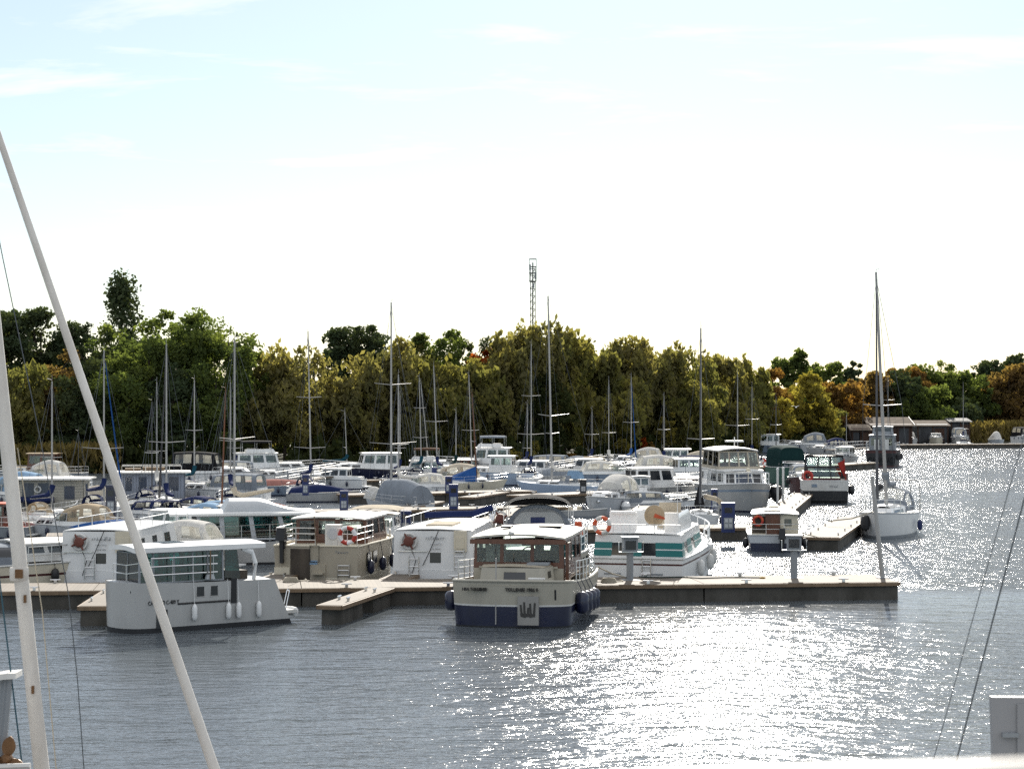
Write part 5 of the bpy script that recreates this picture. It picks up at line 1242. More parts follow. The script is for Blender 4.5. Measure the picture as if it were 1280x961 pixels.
cruiser('motor boat under a soft grey cover in front of the raked pillar hardtop cruiser', 700, 604, 80, 7, 2.6, .7, .9, 'cover', 'hull_grey', 'navy', canvas='canvas_grey', h1=.8, fend=None)
cruiser('flybridge yacht with rolled dark cover on top near the left bank', 336, 602, 78, 11, 3.6, 1.4, 1.7, 'fly', 'white', 'navy', canvas='canvas_black', h1=1.5)
cruiser('cruiser with three bright windows in a dark canvas tent left of the flybridge yacht', 314, 609, 72, 8, 2.9, 1.1, 1.3, 'canvas', 'white', 'navy', canvas='canvas_grey', h1=1.35)
cruiser('cruiser with a black canvas deckhouse and big white back window near the left bank', 272, 612, 98, 9, 3.2, 1.5, 1.8, 'canvas', 'white', 'navy', canvas='canvas_black', h1=1.9, clear=False)
cruiser('cruiser with grey canvas top and bright side windows under the black deckhouse boat', 271, 628, -76, 8.5, 2.9, 1.0, 1.3, 'canvas', 'white', 'navy', canvas='canvas_grey', h1=1.25)
cruiser('navy striped sports boat left of the tall bare mast in the left middle', 258, 642, -80, 7.5, 2.6, .8, 1.1, 'open', 'navy', 'black', stripe='white')
cruiser('boat covered with a salmon pink tarpaulin left of the blue pillar', 350, 619, 84, 7.5, 2.6, .8, 1.0, 'cover', 'blue_grey', 'navy', canvas='canvas_pink', h1=.55, fend='navy')
cruiser('small boat with a pale pink cover lying just above the teal windowed houseboat', 318, 646, 82, 5.6, 2.2, .6, .8, 'cover', 'cream', 'navy', canvas='canvas_pink', h1=.6, fend=None)
cruiser('white launch with pale blue canopy just left of the cream wrapped boom', 262, 659, -72, 7.5, 2.6, .8, 1.0, 'canvas', 'white', 'navy', canvas='canvas_sky', h1=.9)
cruiser('pale blue hooded boat behind the white roofed cabin cruiser on the left', 236, 668, -70, 6.5, 2.4, .8, 1.0, 'express', 'white', 'navy', canvas='canvas_sky', h1=1.1)
cruiser('small navy covered boat beside the foot of the tall mast above the beige cruiser', 404, 627, 85, 6, 2.2, .7, .9, 'cover', 'hull_grey', 'navy', canvas='canvas_navy', h1=.65, fend=None)
cruiser('white open launch with tan seats moored left of the teal windowed houseboat', 268, 690, 60, 7.0, 2.4, .7, 1.0, 'open', 'cream', 'navy', clear=False)
cruiser('sheeted dark blue boat just above the roof of the left white houseboat', 142, 676, -72, 7, 2.5, .6, .8, 'cover', 'white', 'navy', canvas='canvas_blue', h1=.6)
cruiser('white boat with a blue windscreen peeping out left of the far left mast', 2, 640, -80, 8, 2.8, 1.3, 1.5, 'express', 'white', 'navy', canvas='canvas_sky', h1=1.7)
cruiser('round hooded white boat right of the far left mast behind the beige houseboat', 44, 616, -80, 7, 2.7, 1.3, 1.5, 'express', 'white', 'navy', canvas='canvas_white', h1=1.6)
cruiser('boat with a flat tan awning roof moored under the yellow reeds on the left', 50, 606, -86, 9, 3.0, 1.2, 1.4, 'pilot', 'grey', 'navy', h1=1.5, wood='mahogany', roofm='canvas_beige')
cruiser('open boat with a rust coloured flat awning at the far left edge', -8, 672, -80, 5, 2.4, .7, .9, 'pilot', 'grey', 'navy', h1=1.1, wood='mahogany', roofm='orange')

cruiser('white cruiser with smooth arched top directly behind the pale grey houseboat roof', 196, 712, -78, 7.5, 2.8, 1.1, 1.3, 'express', 'white', 'navy', canvas='canvas_white', h1=1.3)
cruiser('open white boat with low windscreen between the left sloops and the second pontoon', 172, 657, -76, 6.5, 2.4, .8, 1.0, 'canvas', 'white', 'navy', canvas='canvas_navy', h1=.8)
cruiser('navy hooded small cruiser wedged before the navy striped sports boat', 226, 655, -70, 6.5, 2.4, .8, 1.0, 'express', 'white', 'navy', canvas='canvas_navy', h1=1.0)
cruiser('small white cabin boat under the cream wrapped boom', 312, 668, 76, 6.2, 2.4, .8, 1.0, 'sedan', 'white', 'navy', h1=1.0)
cruiser('white cuddy boat just right of the sloop wrapped in a grey winter tent', 520, 620, -86, 6.5, 2.4, .8, 1.0, 'express', 'white', 'navy', canvas='canvas_white', h1=1.1)
cruiser('small teal striped cruiser behind the motor boat under a soft grey cover', 705, 596, -78, 7, 2.6, 1.0, 1.2, 'express', 'white', 'navy', stripe='teal', canvas='canvas_grey', h1=1.2)
cruiser('white cruiser with beige canopy between the cream dome boat and the bank', 755, 596, 84, 7, 2.6, 1.0, 1.2, 'canvas', 'white', 'navy', canvas='canvas_beige', h1=1.1)
cruiser('small sunlit white boat behind the cream dome topped boat', 806, 596, -82, 7, 2.6, 1.0, 1.2, 'sedan', 'white', 'navy', h1=1.1)
cruiser('dark hulled day cruiser in the second rank behind the greenish windowed cruiser', 890, 594, 86, 8, 2.7, 1.0, 1.3, 'canvas', 'navy', 'black', canvas='canvas_navy', h1=1.1)
cruiser('cream launch with brown awning behind the brown masted day sailer', 572, 600, -84, 7, 2.6, 1.0, 1.2, 'sedan', 'cream', 'navy', h1=1.1, wood='mahogany')
cruiser('navy tarpaulined boat at the near end of the sixth pontoon', 300, 601, 80, 7, 2.5, .8, 1.0, 'cover', 'white', 'navy', canvas='canvas_navy', h1=.8, fend=None)
cruiser('white cruiser with dark windows behind the navy covered boat by the tall left mast', 410, 611, -82, 7, 2.6, .9, 1.1, 'sedan', 'white', 'navy', h1=1.0, clear=False)
# timber houseboats on the left
t = timberhouse('beige clapboard houseboat with double glass doors and flat roof on the left', 68, 645, 86, 3.7, 2.5, 1.72, 'clapboard', 'roof_white', True)
b = MB(); b.tube([(-1.75, -1.45, 1.05), (-.9, -1.5, .92), (.2, -1.45, 1.02)], .17, 8); bo = b.build('blue_awning', 'canvas_navy', t, True)
b = MB(); b.torus((-.75, -1.32, 1.6), .17, .05, 'y', 16, 6); b.build('lifebuoy', 'old_white', t, True)
t = timberhouse('grey blue board houseboat with white sundeck rails behind the slanting spar', 190, 630, 80, 4.2, 2.5, 1.62, 'blue_boards', 'roof_white')
b = MB()
for i in range(6): b.tube([(-1.9+i*.75, -1.2, 2.1), (-1.9+i*.75, -1.2, 2.5)], .02, 5)
b.tube([(-1.9, -1.2, 2.5), (1.85, -1.2, 2.5)], .02, 5); b.tube([(-1.9, 1.1, 2.5), (1.85, 1.1, 2.5)], .02, 5); b.build('deck_rail', 'old_white', t)
b = MB(); b.box(-.6, .8, -.5, .2, 2.19, 2.4); b.box(-1.7, -.7, -.4, .3, 2.19, 2.34); b.build('deck_chair', 'teak', t)
b = MB(); b.box(.3, 1.3, -1.34, -1.29, .9, .94); b.build('window_box', 'white', t)
cruiser('upturned cream hulled dinghy stacked right of the beige houseboat', 117, 634, -60, 5.2, 2.0, .9, 1.0, 'cover', 'cream', 'navy', canvas='canvas_cream', h1=.8, fend=None, name='dinghy', cat='dinghy')

# ------------------------------------------------------------------ sailing boats
sail(65, 477, 660, 'sloop with bare grey mast and one spreader pair before the glass doored houseboat', 20, 7, spr=[(572, 15)], hull='old_white', hood='canvas_beige')
sail(130, 437, 648, 'sloop with navy mainsail cover and blue furled jib behind the slanting white spar', 12, 8.2, spr=[(561, 27)], cover='canvas_navy', jib='canvas_blue')
sail(196, 478, 634, 'slim masted sloop just left of the taller mast by the grey blue houseboat', -10, 7, spr=[(564, 12)], cover='canvas_white', r=.05)
sail(190, 502, 640, 'little sloop with a dark wooden mast beside the grey blue houseboat', 8, 6.4, spr=[(566, 9)], cover=None, mast='mast_dark', r=.045, boom=False)
sail(208, 430, 657, 'sloop with dark furled jib, tallest mast left of the black deckhouse cruiser', -18, 8.2, spr=[(553, 22)], cover='canvas_navy', hood='canvas_navy', jib='mast_dark')
sail(243, 475, 624, 'sloop whose mast stands right over the black deckhouse cruiser', 10, 7.2, spr=[(538, 11)], cover='canvas_teal')
sail(277, 487, 661, 'sloop with a brown leaning mast in front of the grey canvas cruiser', 15, 7, mast='mast_brown', r=.055, leanpx=5, cover=None, hood='canvas_white', boom=False)
sail(288, 478, 640, 'sloop with a thin mast close left of the cream covered boom', -12, 7, spr=[(551, 13)], cover='canvas_navy', r=.05)
sail(293, 424, 664, 'sloop with thick cream wrapped boom and tall mast left of the teal windowed houseboat', -62, 8.4, spr=[(549, 18)], cover='canvas_cream', hood='canvas_grey', boom_up=.6)
sail(389, 414, 621, 'tall masted sloop with two pairs of spreaders left of the blue pillar with pale sockets', 12, 7.6, spr=[(497, 16), (560, 20)], cover='canvas_navy', leanpx=-4, r=.065)
sail(434, 515, 602, 'small sloop with teal boom cover at the bank left of the navy hulled cruiser', 80, 7, spr=[(560, 7)], cover='canvas_teal', hull='old_white', r=.05, leanpx=-3)
t, h = sail(489, 378, 641, 'sloop wrapped in a big grey winter tent with the tallest mast of the middle', -40, 7.4, hull='pale_grey', spr=[(481, 22), (555, 28)], cover=None, hood=None, tent='canvas_grey', boom=False, r=.075, fend=None)
canopy(t, 1.7, 3.5, 1.9, .7, 1.0, .7, .9, .9, 1.6, 'canvas_white', [], slope=(.2, .4), name='bow_cover')
sail(498, 468, 628, 'sloop with a brown grey mast immediately right of the grey tent covered sloop', -30, 7.6, mast='alu', spr=[(556, 12)], cover='canvas_white', r=.065)
sail(500, 494, 612, 'small sloop with a short mast behind the grey tent covered sloop', 10, 6.6, spr=[(560, 8)], r=.05)
sail(527, 472, 606, 'sloop with a bare thin mast and two short spreaders left of the cream hooded cruiser', 15, 7, spr=[(510, 8), (547, 10)], r=.05, leanpx=-3, cover='canvas_teal')
sail(537, 478, 604, 'sloop whose thin mast leans left beside the far blue pillar', 5, 6.6, r=.045, leanpx=-11, cover=None, boom=False)
sail(547, 457, 607, 'sloop with one short spreader pair and a white mast behind the cream hooded cruiser', -12, 7.5, spr=[(527, 15)], r=.06, leanpx=-5, cover='canvas_navy')
sail(570, 514, 604, 'small sloop with a bare short mast right of the cream hooded cruiser', 12, 6.2, r=.05, cover='canvas_green')
sail(590, 468, 602, 'sloop with a grey mast directly left of the brown one by the day sailer', 10, 7.4, spr=[(538, 11)], r=.055, leanpx=-4, cover=None, boom=False)
t, h = sail(596, 492, 614, 'day sailer with brown mast and blue triangular boom tent', 76, 6.6, hull='cream', boot='black', mast='mast_brown', spr=[(552, 6)], r=.06, leanpx=-6, cover=None, hood=None, boom=False)
b = MB(); b.add([(-2.6, .7, .95), (-2.6, -.7, .95), (.2, -.8, .95), (.2, .8, .95), (-2.6, 0, 1.2), (.3, 0, 2.3)], [(0, 3, 5, 4), (1, 4, 5, 2), (0, 4, 1), (3, 2, 5)]); b.build('boom_tent', 'canvas_blue', t)
sail(664, 430, 606, 'sloop with a thin tall mast and two spreader pairs left of the blue sheeted sloop', 8, 7.6, spr=[(495, 12), (543, 17)], r=.055, cover='canvas_navy')
sail(659, 505, 597, 'small sloop with a short mast behind the yellow bushes', 10, 6.2, r=.045, spr=[(560, 6)])
t, h = sail(690, 370, 617, 'pale blue hulled sloop with the tallest mast right of the lattice tower', -58, 8.6, hull='pale_blue', boot='hull_grey', spr=[(520, 20), (542, 9)], r=.085, leanpx=-5, cover='canvas_white', hood='canvas_grey', fend=None)
b = MB(); b.box(-2.6, -1.2, -.4, .5, 1.4, 2.1, 0, .2, .1); b.build('hatch_cover', 'canvas_sky', t)
sail(740, 512, 592, 'small far sloop with a faint mast left of the yellow tree', 12, 6.5, spr=[(543, 9)], r=.04, cover='canvas_navy')
sail(761, 475, 594, 'sloop whose mast rises just left of the yellow tree', -8, 7.4, spr=[(541, 9)], r=.045, cover='canvas_white')
sail(789, 470, 591, 'sloop with blue sail cover and thin mast between the yellow and the red tree', 14, 7.4, spr=[(528, 10)], r=.05, cover='canvas_blue', jib='canvas_blue')
sail(830, 495, 596, 'sloop with a thin mast at the bank right of the red tree', 10, 7, spr=[(537, 8)], r=.045, cover='canvas_navy')
t, h = sail(876, 410, 660, 'small sloop with folded black cover and dark furled jib beside the blue power pillar', 186, 7.2, spr=[(549, 17)], r=.07, cover=None, hood=None, jib='mast_dark', boom=False, B=2.5, hull='white', xm=.02)
b = MB(); b.lathe((0, -.1, 1.35), [(.3, 0), (.36, .15), (.30, .5), (.18, .95), (.08, 1.35), (.02, 1.5)], 10); b.build('furled_cover', 'canvas_black', t, True)
b = MB(); b.tube([(-.2, .3, 2.05), (-1.4, 1.0, 1.85), (-3.2, 1.7, 1.2)], .16, 8); b.build('rolled_sail', 'canvas_cream', t, True)
sail(922, 465, 588, 'sloop with one wide spreader pair far behind the grey motor yacht', 10, 7.2, spr=[(532, 15)], r=.05)
sail(940, 482, 585, 'sloop with a thin spreader behind the boxy pale cruiser', -10, 7, spr=[(524, 9)], r=.04)
sail(970, 495, 586, 'sloop with a dark mast left of the green wrapped boat', 8, 7, spr=[(531, 7)], mast='mast_dark', r=.06)
sail(1058, 520, 578, 'sloop with a short mast above the boxy white cabin cruiser', 190, 6.4, r=.05, cover='canvas_white')
sail(1110, 470, 572, 'sloop with a thin mast and one spreader pair right behind the dark trawler', 10, 7.4, spr=[(500, 8)], r=.05)
sail(1204, 480, 559, 'sloop with the slim mast beyond the canopied grey cruiser at the far right', 10, 7.5, spr=[(536, 6)], r=.045)
sail(294, 430, 604, 'sloop close to the left bank with its mast in line with the cream covered boom', 6, 7, spr=[(560, 10)], r=.04)
sail(98, 540, 624, 'small sloop with a thin dark mast behind the beige clapboard houseboat', 6, 6, mast='mast_dark', r=.035, cover=None, boom=False)
# ------------------------------------------------------------------ lake, land
me = MB()
me.add([(-4000, -300, 0), (4000, -300, 0), (4000, 4500, 0), (-4000, 4500, 0)], [(0, 1, 2, 3)])
structure(me.build('water', 'lake_water'))
SH = [(-900, 592), (-200, 592), (0, 592), (300, 591), (640, 583), (850, 572), (1000, 564), (1060, 559), (1280, 553.2), (1500, 550), (2200, 546)]
def shore(px):
    for (a, b), (c, d) in zip(SH, SH[1:]):
        if a <= px <= c: y = b+(d-b)*(px-a)/(c-a); break
    else: y = SH[0][1] if px < SH[0][0] else SH[-1][1]
    return F*H/(y-YH)
S = []
for px in range(-900, 2201, 50):
    d = shore(px); S.append(((px-CX)/F*d, d))
S = [(-4000, S[0][1])]+S+[(4000, S[-1][1]+400)]
mb = MB(); vs = []
for x, y in S: vs += [(x, y, -.4), (x, y+1.2, .35), (x*1.02, y+12, .7), (x*1.1, y+60, 1.2), (x*1.5, 4400, 2.0)]
fs = []
for i in range(len(S)-1):
    for k in range(4): fs.append((i*5+k, (i+1)*5+k, (i+1)*5+k+1, i*5+k+1))
mb.add(vs, fs); structure(mb.build('land', 'ground', smooth=True))

# ------------------------------------------------------------------ trees
def cards(name, P, size, mat, parent=None, asp=1., vertical=0., seed=0, tint=None):
    """many leaf-sized quads, one mesh; P: (n,3) centres"""
    rg = np.random.default_rng(seed); n = len(P)
    a = rg.normal(size=(n, 3)); a[:, 2] = a[:, 2]*(1-vertical)+vertical*np.sign(a[:, 2]+1e-6)*2.2*vertical
    a /= np.linalg.norm(a, axis=1)[:, None]
    b = np.cross(a, rg.normal(size=(n, 3))); b /= np.linalg.norm(b, axis=1)[:, None]
    s = size*(.55+.9*rg.random((n, 1)))
    if tint is not None: s = s*(.7+.75*np.modf(tint*7.31+3.)[0][:, None])
    A = a*s*.5*asp; Bv = b*s*.5
    k = .35+.3*rg.random((n, 1))
    V = np.stack([P-A, P-A*(1-2*k)+Bv, P+A, P-A*(1-2*k)-Bv], axis=1).reshape(-1, 3).astype(np.float32)
    me = bpy.data.meshes.new(name)
    me.vertices.add(4*n); me.vertices.foreach_set('co', V.ravel())
    me.loops.add(4*n); me.loops.foreach_set('vertex_index', np.arange(4*n, dtype=np.int32))
    me.polygons.add(n); me.polygons.foreach_set('loop_start', np.arange(0, 4*n, 4, dtype=np.int32))
    try: me.polygons.foreach_set('loop_total', np.full(n, 4, dtype=np.int32))
    except Exception: pass
    t = (rg.random(n) if tint is None else np.clip(tint+.10*rg.normal(size=n), 0, 1)).astype(np.float32)
    at_ = me.attributes.new('tint', 'FLOAT', 'FACE'); at_.data.foreach_set('value', t)
    me.materials.append(MATS[mat]); me.update(calc_edges=True)
    o = bpy.data.objects.new(name, me); C.objects.link(o); o.parent = parent
    return o
def crown_points(kind, h, w, n, rg):
    if kind == 'pine': K = 70
    elif kind == 'poplar': K = 120
    else: K = int(60+w*h*.8)
    cs, rs = [], []
    nax = {'willow': 3, 'round': 4}.get(kind, 1)
    axes = [(0., 0., 1.)] if nax == 1 else [(w*.26*math.cos(6.28*j/nax+rg.random()*1.2), w*.26*math.sin(6.28*j/nax+rg.random()*1.2), 1. if j == 0 else .72+.26*rg.random()) for j in range(nax)]
    H0, W0 = h, w
    for i in range(K):
        axx, axy, hf = axes[rg.integers(nax)]; h = H0*hf; w = W0*(1. if nax == 1 else .85 if nax == 3 else .66)
        if kind == 'poplar':
            z = h*(.12+.86*rg.random()); rr = w/2*(math.sin(math.pi*min(1, .12+.85*(z/h)))**.6)*.75
            q = rg.random()**.5*rr; r = np.array([w*.2, w*.2, h*.085])
        elif kind == 'pine':
            z = h*(.42+.55*rg.random()); rr = w/2*(1.05-.75*((z/h-.42)/.58)**1.5); q = rr*rg.random()**.6; r = np.array([w*.17, w*.17, h*.04])
        elif kind == 'willow':
            z = h*(.24+.72*rg.random()); rr = w/2*(1-.5*max(0, (z/h-.7)/.3)**2.5); q = rr*rg.random()**.5; r = np.array([w*.15, w*.15, h*.14])
        else:
            z = h*(.2+.77*rg.random()); f = z/h; rr = w/2*max(.15, math.sqrt(max(0, 1-((f-.52)/.5)**2))); q = rr*rg.random()**.45; r = np.array([w*.185, w*.185, w*.15])
        r = r*(.55+.8*rg.random())
        if i > K*.5: r = r*.5; q = q*1.08; z = min(h*.96, z*1.03)
        a = rg.random()*2*math.pi; cs.append((axx+q*math.cos(a), axy+q*math.sin(a), min(z, h-r[2]*.5))); rs.append(r)
    cs = np.array(cs); rs = np.array(rs)
    vol = rs.prod(axis=1)**.75; idx = rg.choice(K, n, p=vol/vol.sum())
    d = rg.normal(size=(n, 3)); d /= np.linalg.norm(d, axis=1)[:, None]
    rad = rg.random((n, 1))**.35*(1+.16*np.abs(rg.normal(size=(n, 1))))
    P = cs[idx]+d*rs[idx]*rad
    P[:, 2] = np.clip(P[:, 2], .25, None)
    clump = rg.random(K)[idx]
    return P, cs, clump
def tree(label, px, ytop, wpx, kind, leaf, off, seed, name=None, lw=.27, dens=1.15, cat='tree', base=0):
    d = shore(px)+off+(4 if cat == 'tree' else -.9); s = F/d
    x = (px-CX)/F*d; z0 = .75+off*.01; h = zat(ytop, d)-z0; w = wpx/s
    nm = name or {'pine': 'pine_tree', 'poplar': 'poplar_tree', 'willow': 'willow_tree'}.get(kind, 'broadleaf_tree')
    t = thing(nm, label, cat, (x, d, z0-.15), 0, 'trees along the far bank')
    rg = np.random.default_rng(seed)
    n = int(min(26000, max(1500, 80*dens*w*h)))
    P, cs, cl = crown_points(kind, h, w*{'pine': 1.3, 'poplar': 1.05}.get(kind, .95), n, rg)
    cl = np.clip(cl**1.3*1.1-.1+rg.normal()*.16, 0, 1)
    vert = .75 if kind == 'willow' else (.35 if kind == 'poplar' else 0)
    cards('crown', P, lw*(1.25 if kind == 'willow' else 1.)*(d/220), leaf, t, 1.9 if kind == 'willow' else 1.25, vert, seed, cl)
    b = MB(); tr = .012*h+.07
    top = Vector((.02*h*rnd.uniform(-1, 1), 0, h*.8)); b.tube([(0, 0, -.3), (.0, 0, h*.25), top*.6+Vector((0, 0, .02)), top], tr, 7, 0, tr*.25)
    for i in range(9):
        c = Vector(cs[rg.integers(len(cs))]); st = Vector((0, 0, max(h*.12, min(c.z*.6, h*.6))))
        b.tube([st, st.lerp(c, .5)+Vector((0, 0, .04*h)), c], tr*.45, 5, 0, tr*.1)
    b.build('trunk', 'bark', t, True)
    return t
T = [
 # px, ytop, width px, kind, leaf, depth behind the bank, label
 (6, 388, 74, 'pine', 'leaf_dark', 16, 'dark spreading pine at the left edge of the picture'),
 (50, 384, 54, 'pine', 'leaf_dark', 18, 'dark pine with flat top just left of the slanting white spar'),
 (92, 398, 60, 'pine', 'leaf_dark', 20, 'dark pine just right of the slanting white spar'),
 (124, 410, 68, 'round', 'leaf_dark', 14, 'dark leafy tree at the foot of the tall poplar, on its left side'),
 (152, 348, 58, 'poplar', 'leaf_dark', 30, 'dark columnar poplar standing highest over the left treeline'),
 (184, 384, 102, 'round', 'leaf_green', 7, 'tall green tree below and right of the columnar poplar'),
 (237, 387, 90, 'round', 'leaf_green', 8, 'tall green tree between the two other tall green ones on the left'),
 (287, 388, 97, 'round', 'leaf_green', 7, 'tall green tree at the right end of the high group beside the poplar'),
 (166, 396, 96, 'round', 'leaf_green', 14, 'full green crown hiding the foot of the columnar poplar'),
 (212, 398, 96, 'round', 'leaf_green', 15, 'green crown filling the gap right of the poplar'),
 (262, 396, 96, 'round', 'leaf_green', 15, 'green crown filling the right half of the high group beside the poplar'),
 (318, 424, 70, 'round', 'leaf_green', 11, 'thin topped green tree sloping down right of the high left group'),
 (14, 455, 96, 'willow', 'leaf_olive', 3, 'soft olive willow at the far left edge behind the leaning white mast'),
 (62, 436, 84, 'round', 'leaf_rust', 7, 'rust tinged tree under the dark pines on the left'),
 (-28, 420, 90, 'round', 'leaf_olive', 9, 'olive tree cut by the left edge of the picture'),
 (108, 446, 84, 'round', 'leaf_dark', 4, 'low dark tree below the pines behind the slanting spar'),
 (160, 440, 102, 'round', 'leaf_green', 3, 'green tree below the poplar at the water line'),
 (215, 452, 88, 'round', 'leaf_dark', 3, 'dark green low tree behind the masts of the left sloops'),
 (268, 450, 84, 'round', 'leaf_green', 2.5, 'green low tree behind the black deckhouse cruiser'),
 (356, 437, 104, 'willow', 'leaf_willow', 5, 'broad olive gold willow left of the tall mast with two spreaders'),
 (392, 433, 66, 'round', 'leaf_dark', 16, 'small dark crown peeping up left of the twin topped pine'),
 (426, 407, 46, 'pine', 'leaf_dark', 22, 'left head of the twin topped dark pines near the middle'),
 (460, 401, 56, 'pine', 'leaf_dark', 22, 'right and taller head of the twin topped dark pines near the middle'),
 (428, 444, 84, 'willow', 'leaf_willow', 6, 'golden olive willow under the twin topped dark pines'),
 (482, 432, 84, 'willow', 'leaf_willow', 6, 'golden willow directly behind the tallest middle mast'),
 (516, 417, 66, 'round', 'leaf_olive', 12, 'green brown crown right of the tallest middle mast'),
 (548, 411, 74, 'round', 'leaf_green', 12, 'rounded green tree standing highest between the two tallest masts'),
 (586, 421, 56, 'round', 'leaf_dark', 14, 'dark pointed crown right of the rounded green tree'),
 (604, 432, 44, 'round', 'leaf_red', 12, 'small russet red crown in the middle of the treeline'),
 (540, 446, 96, 'willow', 'leaf_olive', 5, 'dull olive willow behind the cream hooded cruiser'),
 (590, 444, 80, 'willow', 'leaf_olive', 4, 'dark olive willow behind the brown masted day sailer'),
 (628, 421, 66, 'willow', 'leaf_willow', 6, 'wispy pointed willow left of the lattice tower'),
 (662, 411, 70, 'willow', 'leaf_willow', 7, 'tall golden willow hiding the foot of the lattice tower'),
 (706, 424, 74, 'willow', 'leaf_olive', 6, 'wispy willow right behind the tallest mast near the lattice tower'),
 (742, 436, 62, 'willow', 'leaf_olive', 8, 'thin spiky willow between the tower mast and the yellow tree'),
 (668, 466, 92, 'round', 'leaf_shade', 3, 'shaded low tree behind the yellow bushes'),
 (776, 431, 70, 'willow', 'leaf_willow', 8, 'pale topped willow above the yellow tree'),
 (816, 432, 76, 'willow', 'leaf_willow', 8, 'pale topped willow above the red leaved tree'),
 (850, 440, 76, 'willow', 'leaf_olive', 8, 'olive willow just left of the tall mast on the middle right'),
 (890, 449, 72, 'willow', 'leaf_willow', 8, 'golden willow just right of the tall mast on the middle right'),
 (926, 456, 66, 'willow', 'leaf_olive', 9, 'narrow olive willow right of the golden one beside the middle right mast'),
 (760, 476, 90, 'willow', 'leaf_olive', 3, 'low dark willow behind the yellow and red saplings'),
 (846, 482, 96, 'willow', 'leaf_olive', 3, 'low olive willow behind the grey topped cruiser'),
 (912, 488, 84, 'round', 'leaf_olive', 3, 'low bushy tree behind the grey motor yacht with a gold tint'),
 (958, 460, 62, 'round', 'leaf_orange', 14, 'orange brown crown right of the row of willows'),
 (992, 436, 56, 'round', 'leaf_green', 26, 'tall pale green crown rising above the orange trees'),
 (1030, 449, 56, 'round', 'leaf_green', 24, 'light green crown right of the tall pale green one'),
 (1066, 450, 44, 'round', 'leaf_dark', 30, 'small dark crown left of the pale mast on the right'),
 (1000, 470, 78, 'round', 'leaf_yellow', 9, 'olive yellow tree behind the green wrapped boat'),
 (1046, 474, 70, 'round', 'leaf_orange', 10, 'orange tinted tree left of the pale mast on the right'),
 (1022, 505, 74, 'round', 'leaf_olive', 4, 'low olive tree beside the brown boathouse'),
 (964, 500, 66, 'round', 'leaf_yellow', 4, 'low gold tinted tree behind the boxy pale cruiser'),
 (1088, 462, 64, 'round', 'leaf_rust', 20, 'russet tree behind the pale mast on the right'),
 (1118, 463, 60, 'round', 'leaf_dark', 18, 'dark tree above the brown boathouse'),
 (1136, 456, 60, 'round', 'leaf_orange', 24, 'orange leaved tree right of the pale mast'),
 (1164, 450, 76, 'round', 'leaf_green', 24, 'wide green crown above the grey shed'),
 (1150, 480, 80, 'round', 'leaf_green', 12, 'light green lower tree right above the brown boathouse'),
 (1204, 458, 66, 'round', 'leaf_green', 18, 'green tree behind the far right slim mast'),
 (1240, 446, 60, 'round', 'leaf_dark', 24, 'dark tall crown near the right edge'),
 (1278, 439, 64, 'round', 'leaf_dark', 24, 'dark tall crown cut by the right edge'),
 (1262, 456, 76, 'round', 'leaf_rust', 10, 'rounded brown green tree above the reeds at the right'),
 (1312, 450, 80, 'round', 'leaf_green', 14, 'green tree just beyond the right edge of the picture'),
 (1196, 496, 66, 'round', 'leaf_dark', 8, 'low dark tree between the grey shed and the reeds'),
]
for px, yt, w, k, lf, off in ((-110, 405, 110, 'round', 'leaf_green', 5), (-190, 415, 120, 'round', 'leaf_olive', 6), (-280, 400, 120, 'round', 'leaf_dark', 7), (-370, 420, 120, 'round', 'leaf_green', 5), (1390, 445, 110, 'round', 'leaf_olive', 10), (1480, 440, 110, 'round', 'leaf_green', 10)):
    T.append((px, yt, w, k, lf, off, 'tree of the far bank standing well outside the picture'))
for i, (px, yt, w, k, lf, off, lb) in enumerate(T): tree(lb, px, yt, w, k, lf, off, 100+i)
# saplings and bushes on the bank
Bs = [(774, 545, 26, 'leaf_yellow', 1.5, 'yellow leaved young tree on the bank left of the red one'),
      (803, 546, 11, 'leaf_red', 1.5, 'red leaved half of the young pair on the bank'), (811, 551, 13, 'leaf_orange', 1.8, 'amber young tree touching the red leaved one'),
      (637, 561, 30, 'leaf_yellow', 1.5, 'low yellow bush left of the taller yellow bush in the middle'), (660, 549, 24, 'leaf_yellow', 2.2, 'taller yellow bush beneath the lattice tower'),
      (579, 551, 22, 'leaf_yellow', 2.2, 'yellow green bush behind the pilothouse boat'), (713, 573, 12, 'leaf_orange', 1.2, 'small orange bush left of the small hardtop cruiser'),
      (834, 515, 24, 'leaf_yellow', 3, 'yellow foliage tuft right of the red tree'), (940, 545, 22, 'leaf_yellow', 2.0, 'yellow bush beside the boxy pale cruiser'),
      (48, 571, 48, 'leaf_yellow', 1.5, 'yellow green bush above the flat tan awning on the left'), (268, 578, 34, 'leaf_olive', 1.2, 'olive bush above the black deckhouse cruiser'),
      (1175, 520, 26, 'leaf_green', 3, 'light green bush beside the grey shed')]
for i, (px, yt, w, lf, off, lb) in enumerate(Bs):
    tree(lb, px, yt, w, 'round', lf, off, 300+i, 'bush', .22, 2.0, 'bush')
# woodland behind the named trees, one mass
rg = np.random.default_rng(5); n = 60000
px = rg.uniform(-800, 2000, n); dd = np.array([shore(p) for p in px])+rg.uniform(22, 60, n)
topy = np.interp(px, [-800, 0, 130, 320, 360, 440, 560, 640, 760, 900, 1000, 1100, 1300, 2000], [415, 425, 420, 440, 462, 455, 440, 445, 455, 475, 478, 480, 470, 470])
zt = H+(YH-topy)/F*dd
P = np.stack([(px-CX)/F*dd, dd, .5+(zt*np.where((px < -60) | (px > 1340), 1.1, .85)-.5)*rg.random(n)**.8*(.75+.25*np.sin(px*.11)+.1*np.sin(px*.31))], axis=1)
o = cards('woodland', P, .75, 'leaf_shade', None, 1.2, 0., 9); o['kind'] = 'stuff'; tag(o, 'dark woodland filling the gaps behind the bank trees', 'woodland')
